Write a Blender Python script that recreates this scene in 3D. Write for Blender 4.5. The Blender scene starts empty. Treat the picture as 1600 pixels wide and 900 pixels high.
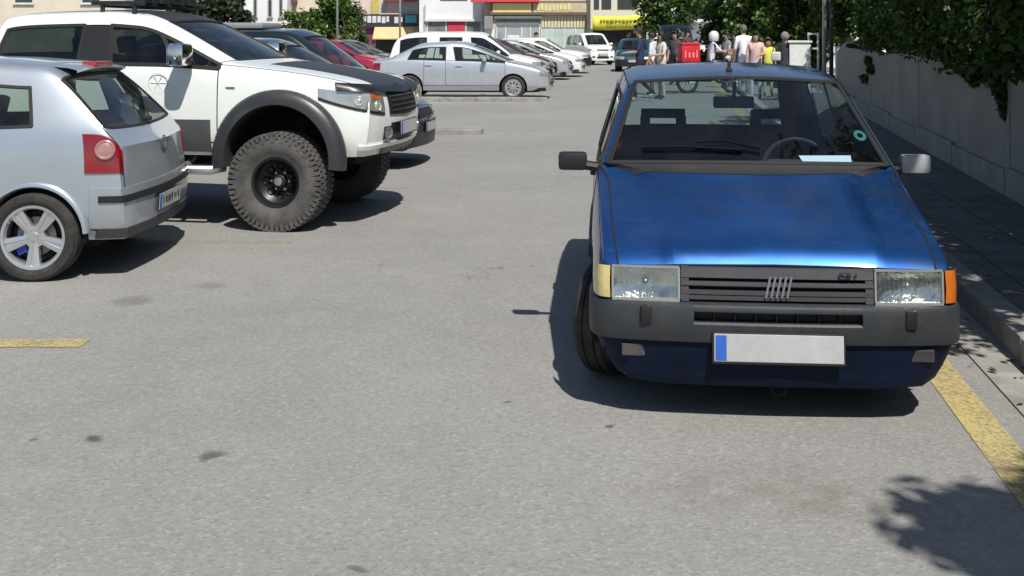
import bpy, bmesh, math, random
import numpy as np
from mathutils import Vector, Matrix
from mathutils.bvhtree import BVHTree

R = math.radians
scene = bpy.context.scene
COL = scene.collection
random.seed(11)

# ------------------------------------------------------------------ camera, sky, sun, exposure
CAM_H = 1.6
cam_d = bpy.data.cameras.new('camera')
cam = bpy.data.objects.new('camera', cam_d)
COL.objects.link(cam)
cam.location = (0, 0, CAM_H)
cam.rotation_euler = (R(90), 0, 0)
cam_d.sensor_width = 36
cam_d.lens = 36 * 1750 / 1600
cam_d.shift_y = -395 / 1600
cam_d.clip_start = 0.05
cam_d.clip_end = 3000
scene.camera = cam

SUN_DIR = Vector((0.25, -0.66, 1.0)).normalized()      # from the ground towards the sun
sun_el = math.asin(SUN_DIR.z)
sun_az = math.atan2(SUN_DIR.x, SUN_DIR.y)
world = bpy.data.worlds.new('World')
scene.world = world
world.use_nodes = True
wn = world.node_tree
sky = wn.nodes.new('ShaderNodeTexSky')
sky.sky_type = 'NISHITA'
sky.sun_disc = False
sky.sun_elevation = sun_el
sky.sun_rotation = sun_az
sky.dust_density = 0.8
wn.links.new(sky.outputs['Color'], wn.nodes['Background'].inputs['Color'])
wn.nodes['Background'].inputs['Strength'].default_value = 0.078
sl = bpy.data.lights.new('sun', 'SUN')
sl.energy = 4.6
sl.angle = R(0.55)
sl.color = (1.0, 0.955, 0.88)
sun = bpy.data.objects.new('sun', sl)
COL.objects.link(sun)
sun.rotation_euler = SUN_DIR.to_track_quat('Z', 'Y').to_euler()
sun.location = (20, -30, 60)

scene.view_settings.view_transform = 'Standard'
scene.view_settings.look = 'None'
scene.view_settings.exposure = 0.25
scene.view_settings.gamma = 1
scene.view_settings.use_curve_mapping = False
scene.render.engine = 'CYCLES'
scene.cycles.max_bounces = 8
scene.cycles.transparent_max_bounces = 14
scene.cycles.use_denoising = True
try:
    scene.cycles.denoiser = 'OPENIMAGEDENOISE'
except Exception:
    pass

# ------------------------------------------------------------------ materials
def srgb(r, g, b):
    def f(c):
        c /= 255.0
        return c / 12.92 if c <= 0.04045 else ((c + 0.055) / 1.055) ** 2.4
    return (f(r), f(g), f(b), 1)

MATS = {}
def mat(name, col=(0.5, 0.5, 0.5), rough=0.6, metal=0.0, coat=0.0, var=0.12, scale=6.0, bump=0.0, bscale=60.0,
        emit=0.0, spec=0.5, dirt=0.0, rvar=0.0):
    """a principled material with procedural mottling, optional dirt and fine relief"""
    if name in MATS:
        return MATS[name]
    m = bpy.data.materials.new(name)
    m.use_nodes = True
    nt = m.node_tree
    b = nt.nodes['Principled BSDF']
    tc = nt.nodes.new('ShaderNodeTexCoord')
    nz = nt.nodes.new('ShaderNodeTexNoise')
    nz.inputs['Scale'].default_value = scale
    nz.inputs['Detail'].default_value = 6
    nt.links.new(tc.outputs['Object'], nz.inputs['Vector'])
    mx = nt.nodes.new('ShaderNodeMix')
    mx.data_type = 'RGBA'
    c = tuple(col[:3])
    mx.inputs['A'].default_value = tuple(max(0, v * (1 - var)) for v in c) + (1,)
    mx.inputs['B'].default_value = tuple(min(1, v * (1 + var)) for v in c) + (1,)
    rp = nt.nodes.new('ShaderNodeMapRange')
    rp.inputs['From Min'].default_value = 0.3
    rp.inputs['From Max'].default_value = 0.7
    nt.links.new(nz.outputs['Fac'], rp.inputs['Value'])
    nt.links.new(rp.outputs['Result'], mx.inputs['Factor'])
    out = mx.outputs['Result']
    if dirt > 0:
        n2 = nt.nodes.new('ShaderNodeTexNoise')
        n2.inputs['Scale'].default_value = scale * 0.6
        n2.inputs['Detail'].default_value = 9
        n2.inputs['Roughness'].default_value = 0.7
        nt.links.new(tc.outputs['Object'], n2.inputs['Vector'])
        r2 = nt.nodes.new('ShaderNodeMapRange')
        r2.inputs['From Min'].default_value = 0.45
        r2.inputs['From Max'].default_value = 0.75
        r2.inputs['To Max'].default_value = dirt
        nt.links.new(n2.outputs['Fac'], r2.inputs['Value'])
        m2 = nt.nodes.new('ShaderNodeMix')
        m2.data_type = 'RGBA'
        m2.inputs['B'].default_value = (0.16, 0.145, 0.12, 1)
        nt.links.new(r2.outputs['Result'], m2.inputs['Factor'])
        nt.links.new(out, m2.inputs['A'])
        out = m2.outputs['Result']
    nt.links.new(out, b.inputs['Base Color'])
    b.inputs['Roughness'].default_value = rough
    if rvar > 0:
        r3 = nt.nodes.new('ShaderNodeMapRange')
        r3.inputs['From Min'].default_value = 0.3
        r3.inputs['From Max'].default_value = 0.7
        r3.inputs['To Min'].default_value = max(0.02, rough - rvar)
        r3.inputs['To Max'].default_value = min(1, rough + rvar)
        nt.links.new(nz.outputs['Fac'], r3.inputs['Value'])
        nt.links.new(r3.outputs['Result'], b.inputs['Roughness'])
    b.inputs['Metallic'].default_value = metal
    b.inputs['Coat Weight'].default_value = coat
    b.inputs['Coat Roughness'].default_value = 0.06
    b.inputs['Specular IOR Level'].default_value = spec
    if bump > 0:
        n3 = nt.nodes.new('ShaderNodeTexNoise')
        n3.inputs['Scale'].default_value = bscale
        n3.inputs['Detail'].default_value = 4
        nt.links.new(tc.outputs['Object'], n3.inputs['Vector'])
        bp = nt.nodes.new('ShaderNodeBump')
        bp.inputs['Strength'].default_value = bump
        bp.inputs['Distance'].default_value = 0.01
        nt.links.new(n3.outputs['Fac'], bp.inputs['Height'])
        nt.links.new(bp.outputs['Normal'], b.inputs['Normal'])
    if emit > 0:
        b.inputs['Emission Color'].default_value = c + (1,)
        b.inputs['Emission Strength'].default_value = emit
    MATS[name] = m
    return m

def glass(name, tint=(0.55, 0.62, 0.6), rough=0.02, ior=1.5, dust=0.05):
    if name in MATS:
        return MATS[name]
    m = bpy.data.materials.new(name)
    m.use_nodes = True
    nt = m.node_tree
    nt.nodes.remove(nt.nodes['Principled BSDF'])
    out = nt.nodes['Material Output']
    tr = nt.nodes.new('ShaderNodeBsdfTransparent')
    tr.inputs['Color'].default_value = tuple(tint) + (1,)
    gl = nt.nodes.new('ShaderNodeBsdfGlossy')
    gl.inputs['Roughness'].default_value = rough
    lw = nt.nodes.new('ShaderNodeLayerWeight')
    pw = nt.nodes.new('ShaderNodeMath'); pw.operation = 'POWER'; pw.inputs[1].default_value = 5
    nt.links.new(lw.outputs['Facing'], pw.inputs[0])
    fr = nt.nodes.new('ShaderNodeMath'); fr.operation = 'MULTIPLY_ADD'; fr.inputs[1].default_value = 0.92
    fr.inputs[2].default_value = ((ior - 1) / (ior + 1)) ** 2 * 1.6
    nt.links.new(pw.outputs[0], fr.inputs[0])
    mx = nt.nodes.new('ShaderNodeMixShader')
    nt.links.new(fr.outputs[0], mx.inputs[0])
    nt.links.new(tr.outputs[0], mx.inputs[1])
    nt.links.new(gl.outputs[0], mx.inputs[2])
    df = nt.nodes.new('ShaderNodeBsdfDiffuse')
    df.inputs['Color'].default_value = (0.5, 0.47, 0.42, 1)
    tc = nt.nodes.new('ShaderNodeTexCoord')
    nz = nt.nodes.new('ShaderNodeTexNoise')
    nz.inputs['Scale'].default_value = 5
    nz.inputs['Detail'].default_value = 8
    nt.links.new(tc.outputs['Object'], nz.inputs['Vector'])
    mr = nt.nodes.new('ShaderNodeMapRange')
    mr.inputs['From Min'].default_value = 0.35
    mr.inputs['From Max'].default_value = 0.8
    mr.inputs['To Max'].default_value = dust * 2
    nt.links.new(nz.outputs['Fac'], mr.inputs['Value'])
    m2 = nt.nodes.new('ShaderNodeMixShader')
    nt.links.new(mr.outputs[0], m2.inputs[0])
    nt.links.new(mx.outputs[0], m2.inputs[1])
    nt.links.new(df.outputs[0], m2.inputs[2])
    nt.links.new(m2.outputs[0], out.inputs['Surface'])
    MATS[name] = m
    return m

def leafmat(name, c1, c2, trans=0.3):
    if name in MATS:
        return MATS[name]
    m = bpy.data.materials.new(name)
    m.use_nodes = True
    nt = m.node_tree
    b = nt.nodes['Principled BSDF']
    ge = nt.nodes.new('ShaderNodeNewGeometry')
    mx = nt.nodes.new('ShaderNodeMix')
    mx.data_type = 'RGBA'
    mx.inputs['A'].default_value = tuple(c1) + (1,)
    mx.inputs['B'].default_value = tuple(c2) + (1,)
    nt.links.new(ge.outputs['Random Per Island'], mx.inputs['Factor'])
    nt.links.new(mx.outputs['Result'], b.inputs['Base Color'])
    b.inputs['Roughness'].default_value = 0.5
    tl = nt.nodes.new('ShaderNodeBsdfTranslucent')
    nt.links.new(mx.outputs['Result'], tl.inputs['Color'])
    ms = nt.nodes.new('ShaderNodeMixShader')
    ms.inputs[0].default_value = trans
    nt.links.new(b.outputs[0], ms.inputs[1])
    nt.links.new(tl.outputs[0], ms.inputs[2])
    nt.links.new(ms.outputs[0], nt.nodes['Material Output'].inputs['Surface'])
    MATS[name] = m
    return m

BLACK = mat('black plastic', (0.012, 0.012, 0.013), 0.5)
SEAM = mat('panel gap', (0.006, 0.006, 0.007), 0.9)
RUBBER = mat('rubber seal', (0.01, 0.01, 0.01), 0.7)
TYRE = mat('tyre rubber', (0.022, 0.021, 0.02), 0.85, var=0.3, scale=14, dirt=0.25, bump=0.3, bscale=90)
UNDER = mat('underbody', (0.008, 0.008, 0.008), 0.95)
CHROME = mat('chrome', (0.75, 0.75, 0.75), 0.12, 1.0, var=0.03)
ALLOY = mat('alloy', (0.62, 0.63, 0.65), 0.3, 0.85, var=0.06)
SEATM = mat('seat cloth', (0.022, 0.023, 0.027), 0.9, var=0.3, scale=30)
PLATE = mat('plate white', (0.45, 0.45, 0.455), 0.5, var=0.1, dirt=0.4)
PLATEB = mat('plate blue', (0.03, 0.12, 0.5), 0.45)
INK = mat('plate ink', (0.02, 0.02, 0.025), 0.5)
REDL = mat('red lens', (0.17, 0.004, 0.009), 0.12, coat=1.0, var=0.2)
AMBER = mat('amber lens', (0.55, 0.14, 0.015), 0.15, coat=1.0, var=0.1)
LENS = glass('lamp lens', (0.93, 0.95, 0.93), 0.1, 1.5, 0.05)
REFL = mat('lamp reflector', (0.78, 0.8, 0.8), 0.28, 0.6, var=0.1, scale=20)
GLASS = glass('car glass', (0.62, 0.70, 0.66), 0.015, 1.5, 0.02)
GLASSW = glass('windscreen glass', (0.70, 0.83, 0.90), 0.012, 1.62, 0.006)
GLASSD = glass('dark car glass', (0.22, 0.27, 0.27), 0.015, 1.5, 0.01)

SILVER = mat('silver paint', (0.52, 0.55, 0.60), 0.33, 0.5, coat=0.8, var=0.04, dirt=0.06)
NAVY = mat('navy paint', (0.012, 0.02, 0.045), 0.25, 0.3, coat=1, var=0.1)
GREENB = mat('dark green paint', (0.008, 0.02, 0.017), 0.25, 0.3, coat=1, var=0.1)
MAROON = mat('maroon paint', (0.055, 0.012, 0.018), 0.28, 0.3, coat=1, var=0.1)
WHITE = mat('plain white paint', (0.78, 0.79, 0.77), 0.3, coat=0.7, var=0.03, dirt=0.05)
RED = mat('red paint', (0.36, 0.012, 0.05), 0.28, 0.2, coat=1, var=0.1)
STEELB = mat('steel blue paint', (0.03, 0.06, 0.12), 0.28, 0.3, coat=1, var=0.1)
TEAL = mat('teal paint', (0.01, 0.07, 0.075), 0.28, 0.3, coat=1, var=0.1)
GREY = mat('grey paint', (0.12, 0.125, 0.135), 0.28, 0.4, coat=1, var=0.1)


# ------------------------------------------------------------------ mesh helpers
class MB:
    def __init__(self):
        self.v = []; self.f = []; self.m = []; self.cur = 0
    def add(self, vs, fs):
        o = len(self.v)
        self.v += [tuple(p) for p in vs]
        self.f += [tuple(i + o for i in f) for f in fs]
        self.m += [self.cur] * len(fs)
        return self
    def box(self, x0, x1, y0, y1, z0, z1, M=None):
        vs = [(x0, y0, z0), (x1, y0, z0), (x1, y1, z0), (x0, y1, z0), (x0, y0, z1), (x1, y0, z1), (x1, y1, z1), (x0, y1, z1)]
        if M is not None:
            vs = [tuple(M @ Vector(p)) for p in vs]
        return self.add(vs, [(0, 3, 2, 1), (4, 5, 6, 7), (0, 1, 5, 4), (1, 2, 6, 5), (2, 3, 7, 6), (3, 0, 4, 7)])
    def bbox(self, x0, x1, y0, y1, z0, z1, b=0.01, M=None):
        """bevelled box"""
        bm = bmesh.new()
        bmesh.ops.create_cube(bm, size=1)
        for v in bm.verts:
            v.co = Vector(((x0 + x1) / 2 + v.co.x * (x1 - x0), (y0 + y1) / 2 + v.co.y * (y1 - y0), (z0 + z1) / 2 + v.co.z * (z1 - z0)))
        bmesh.ops.bevel(bm, geom=bm.edges[:], offset=b, segments=2, affect='EDGES', profile=0.6)
        bm.verts.index_update()
        vs = [tuple(M @ v.co) if M is not None else tuple(v.co) for v in bm.verts]
        fs = [tuple(v.index for v in f.verts) for f in bm.faces]
        bm.free()
        return self.add(vs, fs)
    def tube(self, pts, r, n=8, caps=True, closed=False):
        pts = [Vector(p) for p in pts]
        rs = r if isinstance(r, (list, tuple)) else [r] * len(pts)
        vs = []; fs = []
        N = len(pts)
        up = Vector((0, 0, 1))
        prev = None
        for i, p in enumerate(pts):
            if closed:
                t = pts[(i + 1) % N] - pts[i - 1]
            else:
                t = pts[min(i + 1, N - 1)] - pts[max(i - 1, 0)]
            t.normalize()
            if prev is None:
                a = t.cross(up)
                if a.length < 1e-3:
                    a = t.cross(Vector((1, 0, 0)))
            else:
                a = prev - t * prev.dot(t)
            a.normalize(); prev = a
            b = t.cross(a)
            for k in range(n):
                an = 2 * math.pi * k / n
                vs.append(tuple(p + (a * math.cos(an) + b * math.sin(an)) * rs[i]))
        M = N if closed else N - 1
        for i in range(M):
            for k in range(n):
                i2 = (i + 1) % N
                fs.append((i * n + k, i * n + (k + 1) % n, i2 * n + (k + 1) % n, i2 * n + k))
        if caps and not closed:
            fs.append(tuple(range(n))[::-1])
            fs.append(tuple((N - 1) * n + k for k in range(n)))
        return self.add(vs, fs)
    def lathe(self, prof, n=32, axis='y', c=(0, 0, 0)):
        """prof = [(r, h)] revolved about an axis through c"""
        vs = []; fs = []
        for (r, h) in prof:
            for k in range(n):
                a = 2 * math.pi * k / n
                u, w = r * math.cos(a), r * math.sin(a)
                p = {'y': (u, h, w), 'z': (u, w, h), 'x': (h, u, w)}[axis]
                vs.append((p[0] + c[0], p[1] + c[1], p[2] + c[2]))
        for i in range(len(prof) - 1):
            for k in range(n):
                fs.append((i * n + k, i * n + (k + 1) % n, (i + 1) * n + (k + 1) % n, (i + 1) * n + k))
        return self.add(vs, fs)
    def grid(self, P, flip=False):
        """P[i][j] points"""
        n, m = len(P), len(P[0])
        vs = [tuple(p) for row in P for p in row]
        fs = []
        for i in range(n - 1):
            for j in range(m - 1):
                q = (i * m + j, (i + 1) * m + j, (i + 1) * m + j + 1, i * m + j + 1)
                fs.append(q[::-1] if flip else q)
        return self.add(vs, fs)
    def poly(self, pts):
        return self.add(pts, [tuple(range(len(pts)))])
    def prism(self, pts, d):
        """closed polygon pts extruded by vector d"""
        n = len(pts)
        d = Vector(d)
        vs = [tuple(p) for p in pts] + [tuple(Vector(p) + d) for p in pts]
        fs = [tuple(range(n))[::-1], tuple(range(n, 2 * n))]
        for i in range(n):
            j = (i + 1) % n
            fs.append((i, j, n + j, n + i))
        return self.add(vs, fs)
    def build(self, name, m, parent=None, smooth=False, angle=None, loc=None, rot=None):
        me = bpy.data.meshes.new(name)
        me.from_pydata(self.v, [], self.f)
        ms = m if isinstance(m, (list, tuple)) else [m]
        for x in ms:
            me.materials.append(x)
        if len(ms) > 1:
            me.polygons.foreach_set('material_index', self.m)
        bm = bmesh.new(); bm.from_mesh(me)
        bmesh.ops.recalc_face_normals(bm, faces=bm.faces)
        bm.to_mesh(me); bm.free()
        if smooth:
            me.polygons.foreach_set('use_smooth', [True] * len(me.polygons))
            if angle:
                me.set_sharp_from_angle(angle=R(angle))
        me.update()
        o = bpy.data.objects.new(name, me)
        COL.objects.link(o)
        if parent is not None:
            o.parent = parent
        if loc is not None:
            o.location = loc
        if rot is not None:
            o.rotation_euler = rot
        return o

def empty(name, loc=(0, 0, 0), rz=0, parent=None):
    o = bpy.data.objects.new(name, None)
    o.empty_display_size = 0.2
    COL.objects.link(o)
    o.location = loc
    o.rotation_euler = (0, 0, rz)
    if parent is not None:
        o.parent = parent
    return o

def tag(o, label=None, cat=None, group=None, kind=None):
    if label: o['label'] = label
    if cat: o['category'] = cat
    if group: o['group'] = group
    if kind: o['kind'] = kind
    return o

def evaluate(o):
    dg = bpy.context.evaluated_depsgraph_get()
    return bpy.data.meshes.new_from_object(o.evaluated_get(dg))

def text_mesh(s, size, m, name, parent=None, loc=(0, 0, 0), rot=(R(90), 0, 0), depth=0.002, bold=0.0, sx=1.0):
    cu = bpy.data.curves.new(name, 'FONT')
    cu.body = s
    cu.size = size
    cu.extrude = depth
    cu.offset = bold
    cu.align_x = 'CENTER'; cu.align_y = 'CENTER'
    t = bpy.data.objects.new(name + '_curve', cu)
    COL.objects.link(t)
    me = evaluate(t)
    COL.objects.unlink(t)
    bpy.data.objects.remove(t)
    me.materials.clear()
    me.materials.append(m)
    o = bpy.data.objects.new(name, me)
    COL.objects.link(o)
    o.parent = parent
    o.location = loc
    o.rotation_euler = rot
    o.scale = (sx, 1, 1)
    return o

def at(px, py, D):
    """a point seen at photo pixel (px, py) at distance D down the lot"""
    return Vector(((px - 800) / 1750 * D, D, CAM_H - (py - 55) / 1750 * D))
def gnd(px, py):
    D = 1750 * CAM_H / (py - 55)
    return Vector(((px - 800) / 1750 * D, D, 0))
# ------------------------------------------------------------------ vehicle builder
def lerp3(a, b, t):
    return tuple(a[i] + (b[i] - a[i]) * t for i in range(3))

def HC(s, w, zb, zc, zs, zm, r0in=0.06, ds=(0, 0, 0, 0, 0), ins=(0.085, 0.13, 0.22)):
    """bonnet or boot section: half profile from sill to centre line"""
    z5 = zb + min(0.02, max(0.0, (zc - zb)) * 0.3)
    return [(s + ds[0], w - r0in, zs), (s + ds[1], w - 0.012, zs + (zm - zs) * 0.4), (s + ds[2], w, zm), (s + ds[3], w - 0.006, zm + (zb - zm) * 0.7),
            (s + ds[4], w - 0.035, zb), (s, w - ins[0], z5), (s, w - ins[1], z5 + (zc - z5) * 0.3), (s, w - ins[2], z5 + (zc - z5) * 0.55), (s, 0, zc)]

def WB(s, w, zb, zs, zm, h=0.045, fwd=0.09, r0in=0.06, pin=0.10, gin=0.07):
    """windscreen or rear-window base section"""
    return [(s, w - r0in, zs), (s, w - 0.012, zs + (zm - zs) * 0.4), (s, w, zm), (s, w - 0.006, zm + (zb - zm) * 0.7), (s, w - 0.035, zb),
            (s, w - 0.035 - (pin - 0.035) * 0.45, zb + h * 0.5), (s, w - pin, zb + h * 0.8), (s - fwd * 0.25, w - pin - gin, zb + h), (s - fwd, 0, zb + h * 1.25)]

def CC(s, w, zb, su, wu, zu, crown, zs, zm, fwd=0.0, f=0.86, r0in=0.06, rin=0.085, rz=0.03):
    """cabin section"""
    r4 = (s, w - 0.035, zb)
    r6 = (su, wu, zu)
    r5 = lerp3(r4, r6, f)
    r5 = (r5[0], r5[1] + 0.012, r5[2])
    return [(s, w - r0in, zs), (s, w - 0.012, zs + (zm - zs) * 0.4), (s, w, zm), (s, w - 0.006, zm + (zb - zm) * 0.7), r4, r5, r6,
            (su - fwd * 0.25, wu - rin, zu + rz), (su - fwd, 0, zu + crown)]

class Shell:
    pass

def build_shell(root, L, cols, tags, mats, nose=(0.03, 0.05, 0.05, 0.03), tail=(0.02, 0.04, 0.04, 0.02), arches=(), lvl=2,
                rowcr=None, colcr=None, seal=0.012, gap=0.006, capcr=0.5, names=None, captags=None, glass_in=0.006):
    x0 = L / 2
    NR = 9
    n = len(cols)
    V = []; idx = {}
    def addv(p):
        V.append((x0 - p[0], p[1], p[2])); return len(V) - 1
    for i, c in enumerate(cols):
        for j, p in enumerate(c):
            if j == NR - 1:
                k = addv((p[0], 0, p[2])); idx[i, j, 1] = k; idx[i, j, -1] = k
            else:
                idx[i, j, 1] = addv(p)
                idx[i, j, -1] = addv((p[0], -p[1], p[2]))
    F = []; T = []
    tagn = ['body']
    def tid(t):
        if t not in tagn: tagn.append(t)
        return tagn.index(t)
    cell = {}
    for t, i0, i1, j0, j1 in tags:
        for i in range(i0, i1):
            for j in range(j0, j1):
                cell[i, j] = t
    for i in range(n - 1):
        for j in range(NR - 1):
            t = tid(cell.get((i, j), 'body'))
            if t == tid('void'): continue
            a, b, c, d = idx[i, j, 1], idx[i + 1, j, 1], idx[i + 1, j + 1, 1], idx[i, j + 1, 1]
            F.append((a, b, c, d)); T.append(t)
            a, b, c, d = idx[i, j, -1], idx[i + 1, j, -1], idx[i + 1, j + 1, -1], idx[i, j + 1, -1]
            F.append((d, c, b, a)); T.append(t)
    ring_edges = []
    def cap(ci, prof, sgn, captag):
        c = cols[ci]
        cv = {}
        for side in (1, -1):
            for k in range(5):
                for m in range(5):
                    if k == 4: cv[k, m, side] = idx[ci, 4 + m, side]; continue
                    if m == 0: cv[k, m, side] = idx[ci, k, side]; continue
                    if m == 4 and side == -1: cv[k, m, side] = cv[k, m, 1]; continue
                    fr = c[4 + m][1] / c[4][1]
                    y = c[k][1] * fr
                    s = c[k][0] + sgn * prof[k] * (1 - fr ** 2)
                    z = c[k][2]
                    cv[k, m, side] = addv((s, y * side, z))
            for k in range(4):
                for m in range(4):
                    q = (cv[k, m, side], cv[k + 1, m, side], cv[k + 1, m + 1, side], cv[k, m + 1, side])
                    if (sgn < 0) != (side < 0): q = q[::-1]
                    F.append(q); T.append(tid(captag.get((k, m), 'body')))
    captags = captags or {}
    cap(0, nose, -1, captags.get('front', {}))
    cap(n - 1, tail, 1, captags.get('rear', {}))
    me = bpy.data.meshes.new('cage')
    me.from_pydata(V, [], F)
    me.polygons.foreach_set('material_index', T)
    for t in tagn:
        me.materials.append(SEAM)
    rowcr = rowcr or {}; colcr = colcr or {}
    cr = {}
    for (i, j, sd), k in idx.items():
        if j in rowcr and i < n - 1:
            cr[frozenset((k, idx[i + 1, j, sd]))] = rowcr[j]
        if i in colcr and j < NR - 1:
            e = frozenset((k, idx[i, j + 1, sd]))
            cr[e] = max(cr.get(e, 0), colcr[i])
    for sd in (1, -1):
        for ci in (0, n - 1):
            for j in range(NR - 1):
                e = frozenset((idx[ci, j, sd], idx[ci, j + 1, sd]))
                cr[e] = max(cr.get(e, 0), capcr)
    at_ = me.attributes.new('crease_edge', 'FLOAT', 'EDGE')
    for e in me.edges:
        v = cr.get(frozenset(e.vertices))
        if v: at_.data[e.index].value = v
    o = bpy.data.objects.new('cage', me)
    COL.objects.link(o)
    md = o.modifiers.new('s', 'SUBSURF')
    md.levels = lvl; md.render_levels = lvl
    md.use_limit_surface = False
    ev = evaluate(o)
    COL.objects.unlink(o); bpy.data.objects.remove(o)
    bm = bmesh.new(); bm.from_mesh(ev)
    bmesh.ops.recalc_face_normals(bm, faces=bm.faces)
    # outward check
    bm.normal_update()
    # wheel arches
    for (sa, za, Ra, ymin) in arches:
        cx = x0 - sa
        def ins(v):
            return abs(v.co.y) > ymin and (v.co.x - cx) ** 2 + (v.co.z - za) ** 2 < Ra * Ra
        def low(v):
            return abs(v.co.y) > ymin and abs(v.co.x - cx) < Ra and v.co.z < za
        dead = [f for f in bm.faces if all(ins(v) or low(v) for v in f.verts)]
        bmesh.ops.delete(bm, geom=dead, context='FACES')
        for v in bm.verts:
            if v.is_boundary and (ins(v) or low(v)):
                dx, dz = v.co.x - cx, v.co.z - za
                if dz >= 0:
                    d = math.hypot(dx, dz) or 1e-6
                    v.co.x = cx + dx / d * Ra; v.co.z = za + dz / d * Ra
                else:
                    v.co.x = cx + math.copysign(Ra, dx)
    bm.normal_update()
    bm.verts.index_update(); bm.faces.ensure_lookup_table()
    sh = Shell()
    sh.x0 = x0; sh.L = L; sh.root = root; sh.parts = {}
    sh.bvh = BVHTree.FromBMesh(bm)
    gtags = {t for t in tagn if 'window' in t or 'windscreen' in t}
    # seams: flat dark ribbons along the borders between panels
    sv = MB(); gv = MB()
    for e in bm.edges:
        if len(e.link_faces) != 2: continue
        t1, t2 = (tagn[f.material_index] for f in e.link_faces)
        if t1 == t2: continue
        g = (t1 in gtags) or (t2 in gtags)
        wd = seal if g else gap
        if wd <= 0: continue
        n_ = (e.link_faces[0].normal + e.link_faces[1].normal).normalized()
        a, b = e.verts[0].co, e.verts[1].co
        tn = (b - a)
        if tn.length < 1e-6: continue
        tn.normalize()
        sd = tn.cross(n_) * wd / 2
        up = n_ * (0.0035 if g else 0.002)
        a2, b2 = a - tn * wd * 0.25, b + tn * wd * 0.25
        (gv if g else sv).add([a2 + sd * 1.3 - up, b2 + sd * 1.3 - up, b2 + sd + up, a2 + sd + up, a2 - sd + up, b2 - sd + up, b2 - sd * 1.3 - up, a2 - sd * 1.3 - up],
                              [(0, 1, 2, 3), (3, 2, 5, 4), (4, 5, 6, 7)])
    if sv.v: sv.build('panel_gap', SEAM, root)['kind'] = 'stuff'
    if gv.v: gv.build('window_seal', RUBBER, root)['kind'] = 'stuff'
    # split into panels
    names = names or {}
    for f in bm.faces: f.tag = False
    for t_i, t in enumerate(tagn):
        if t == 'void': continue
        left = [f for f in bm.faces if f.material_index == t_i and not f.tag]
        comps = []
        for f in left:
            if f.tag: continue
            st = [f]; f.tag = True; comp = []
            while st:
                g = st.pop(); comp.append(g)
                for e in g.edges:
                    for h in e.link_faces:
                        if not h.tag and h.material_index == t_i:
                            h.tag = True; st.append(h)
            comps.append(comp)
        if t == 'body' or t.startswith('one_'):
            comps = [sum(comps, [])] if comps else []
        for comp in comps:
            if len(comp) < 2: continue
            vm = {}; vs = []; fs = []
            for f in comp:
                q = []
                for v in f.verts:
                    if v not in vm:
                        vm[v] = len(vs)
                        vs.append(tuple(v.co - (v.normal * glass_in if t in gtags else Vector())))
                    q.append(vm[v])
                fs.append(tuple(q))
            nm = names.get(t, t)
            if nm.startswith('one_'): nm = nm[4:]
            m2 = bpy.data.meshes.new(nm)
            m2.from_pydata(vs, [], fs)
            m2.materials.append(mats.get(t, mats['body']))
            m2.polygons.foreach_set('use_smooth', [True] * len(fs))
            m2.set_sharp_from_angle(angle=R(40))
            ob = bpy.data.objects.new(nm, m2)
            COL.objects.link(ob)
            ob.parent = root
            sh.parts.setdefault(t, []).append(ob)
    bm.free()
    return sh

def side_y(sh, s, z, sgn):
    h = sh.bvh.ray_cast(Vector((sh.x0 - s, sgn * 3, z)), Vector((0, -sgn, 0)))
    return h[0].y if h[0] is not None else sgn * 0.8
def front_x(sh, y, z, sgn=1):
    h = sh.bvh.ray_cast(Vector((sgn * 6, y, z)), Vector((-sgn, 0, 0)))
    return h[0].x if h[0] is not None else sgn * sh.x0
def top_z(sh, s, y):
    h = sh.bvh.ray_cast(Vector((sh.x0 - s, y, 4)), Vector((0, 0, -1)))
    return h[0].z if h[0] is not None else 1.0

def sweep(path, prof, caps=True):
    """path = [(x, y)] in plan, prof = [(out, z)] ; outward = right of travel"""
    P = []
    N = len(path)
    for i in range(N):
        a = Vector(path[max(i - 1, 0)]); b = Vector(path[min(i + 1, N - 1)])
        t = (b - a).normalized()
        nrm = Vector((t.y, -t.x))
        P.append([(path[i][0] + nrm.x * o, path[i][1] + nrm.y * o, z) for (o, z) in prof])
    mb = MB()
    mb.grid(P)
    if caps:
        mb.add(P[0], [tuple(range(len(prof)))]); mb.add(P[-1], [tuple(range(len(prof)))])
    return mb

def arc_strip(sh_root, x, y, z, r0, r1, a0, a1, th, m, name, n=28, sgn=1, round_=0.02):
    """a wheel-arch flare: curved band between two radii on the flank"""
    mb = MB()
    P = []
    for i in range(n + 1):
        a = R(a0 + (a1 - a0) * i / n)
        c, s_ = math.cos(a), math.sin(a)
        pr = [(r1, -0.02), (r1, th * 0.35), (r1 - (r1 - r0) * 0.25, th * 0.8), (r0 + (r1 - r0) * 0.3, th), (r0, th), (r0 - 0.01, th - 0.02), (r0 - 0.01, -0.12)]
        P.append([(x + c * rr, y + sgn * tt, z + s_ * rr) for rr, tt in pr])
    mb.grid(P)
    return mb.build(name, m, sh_root, smooth=True, angle=50)

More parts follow.
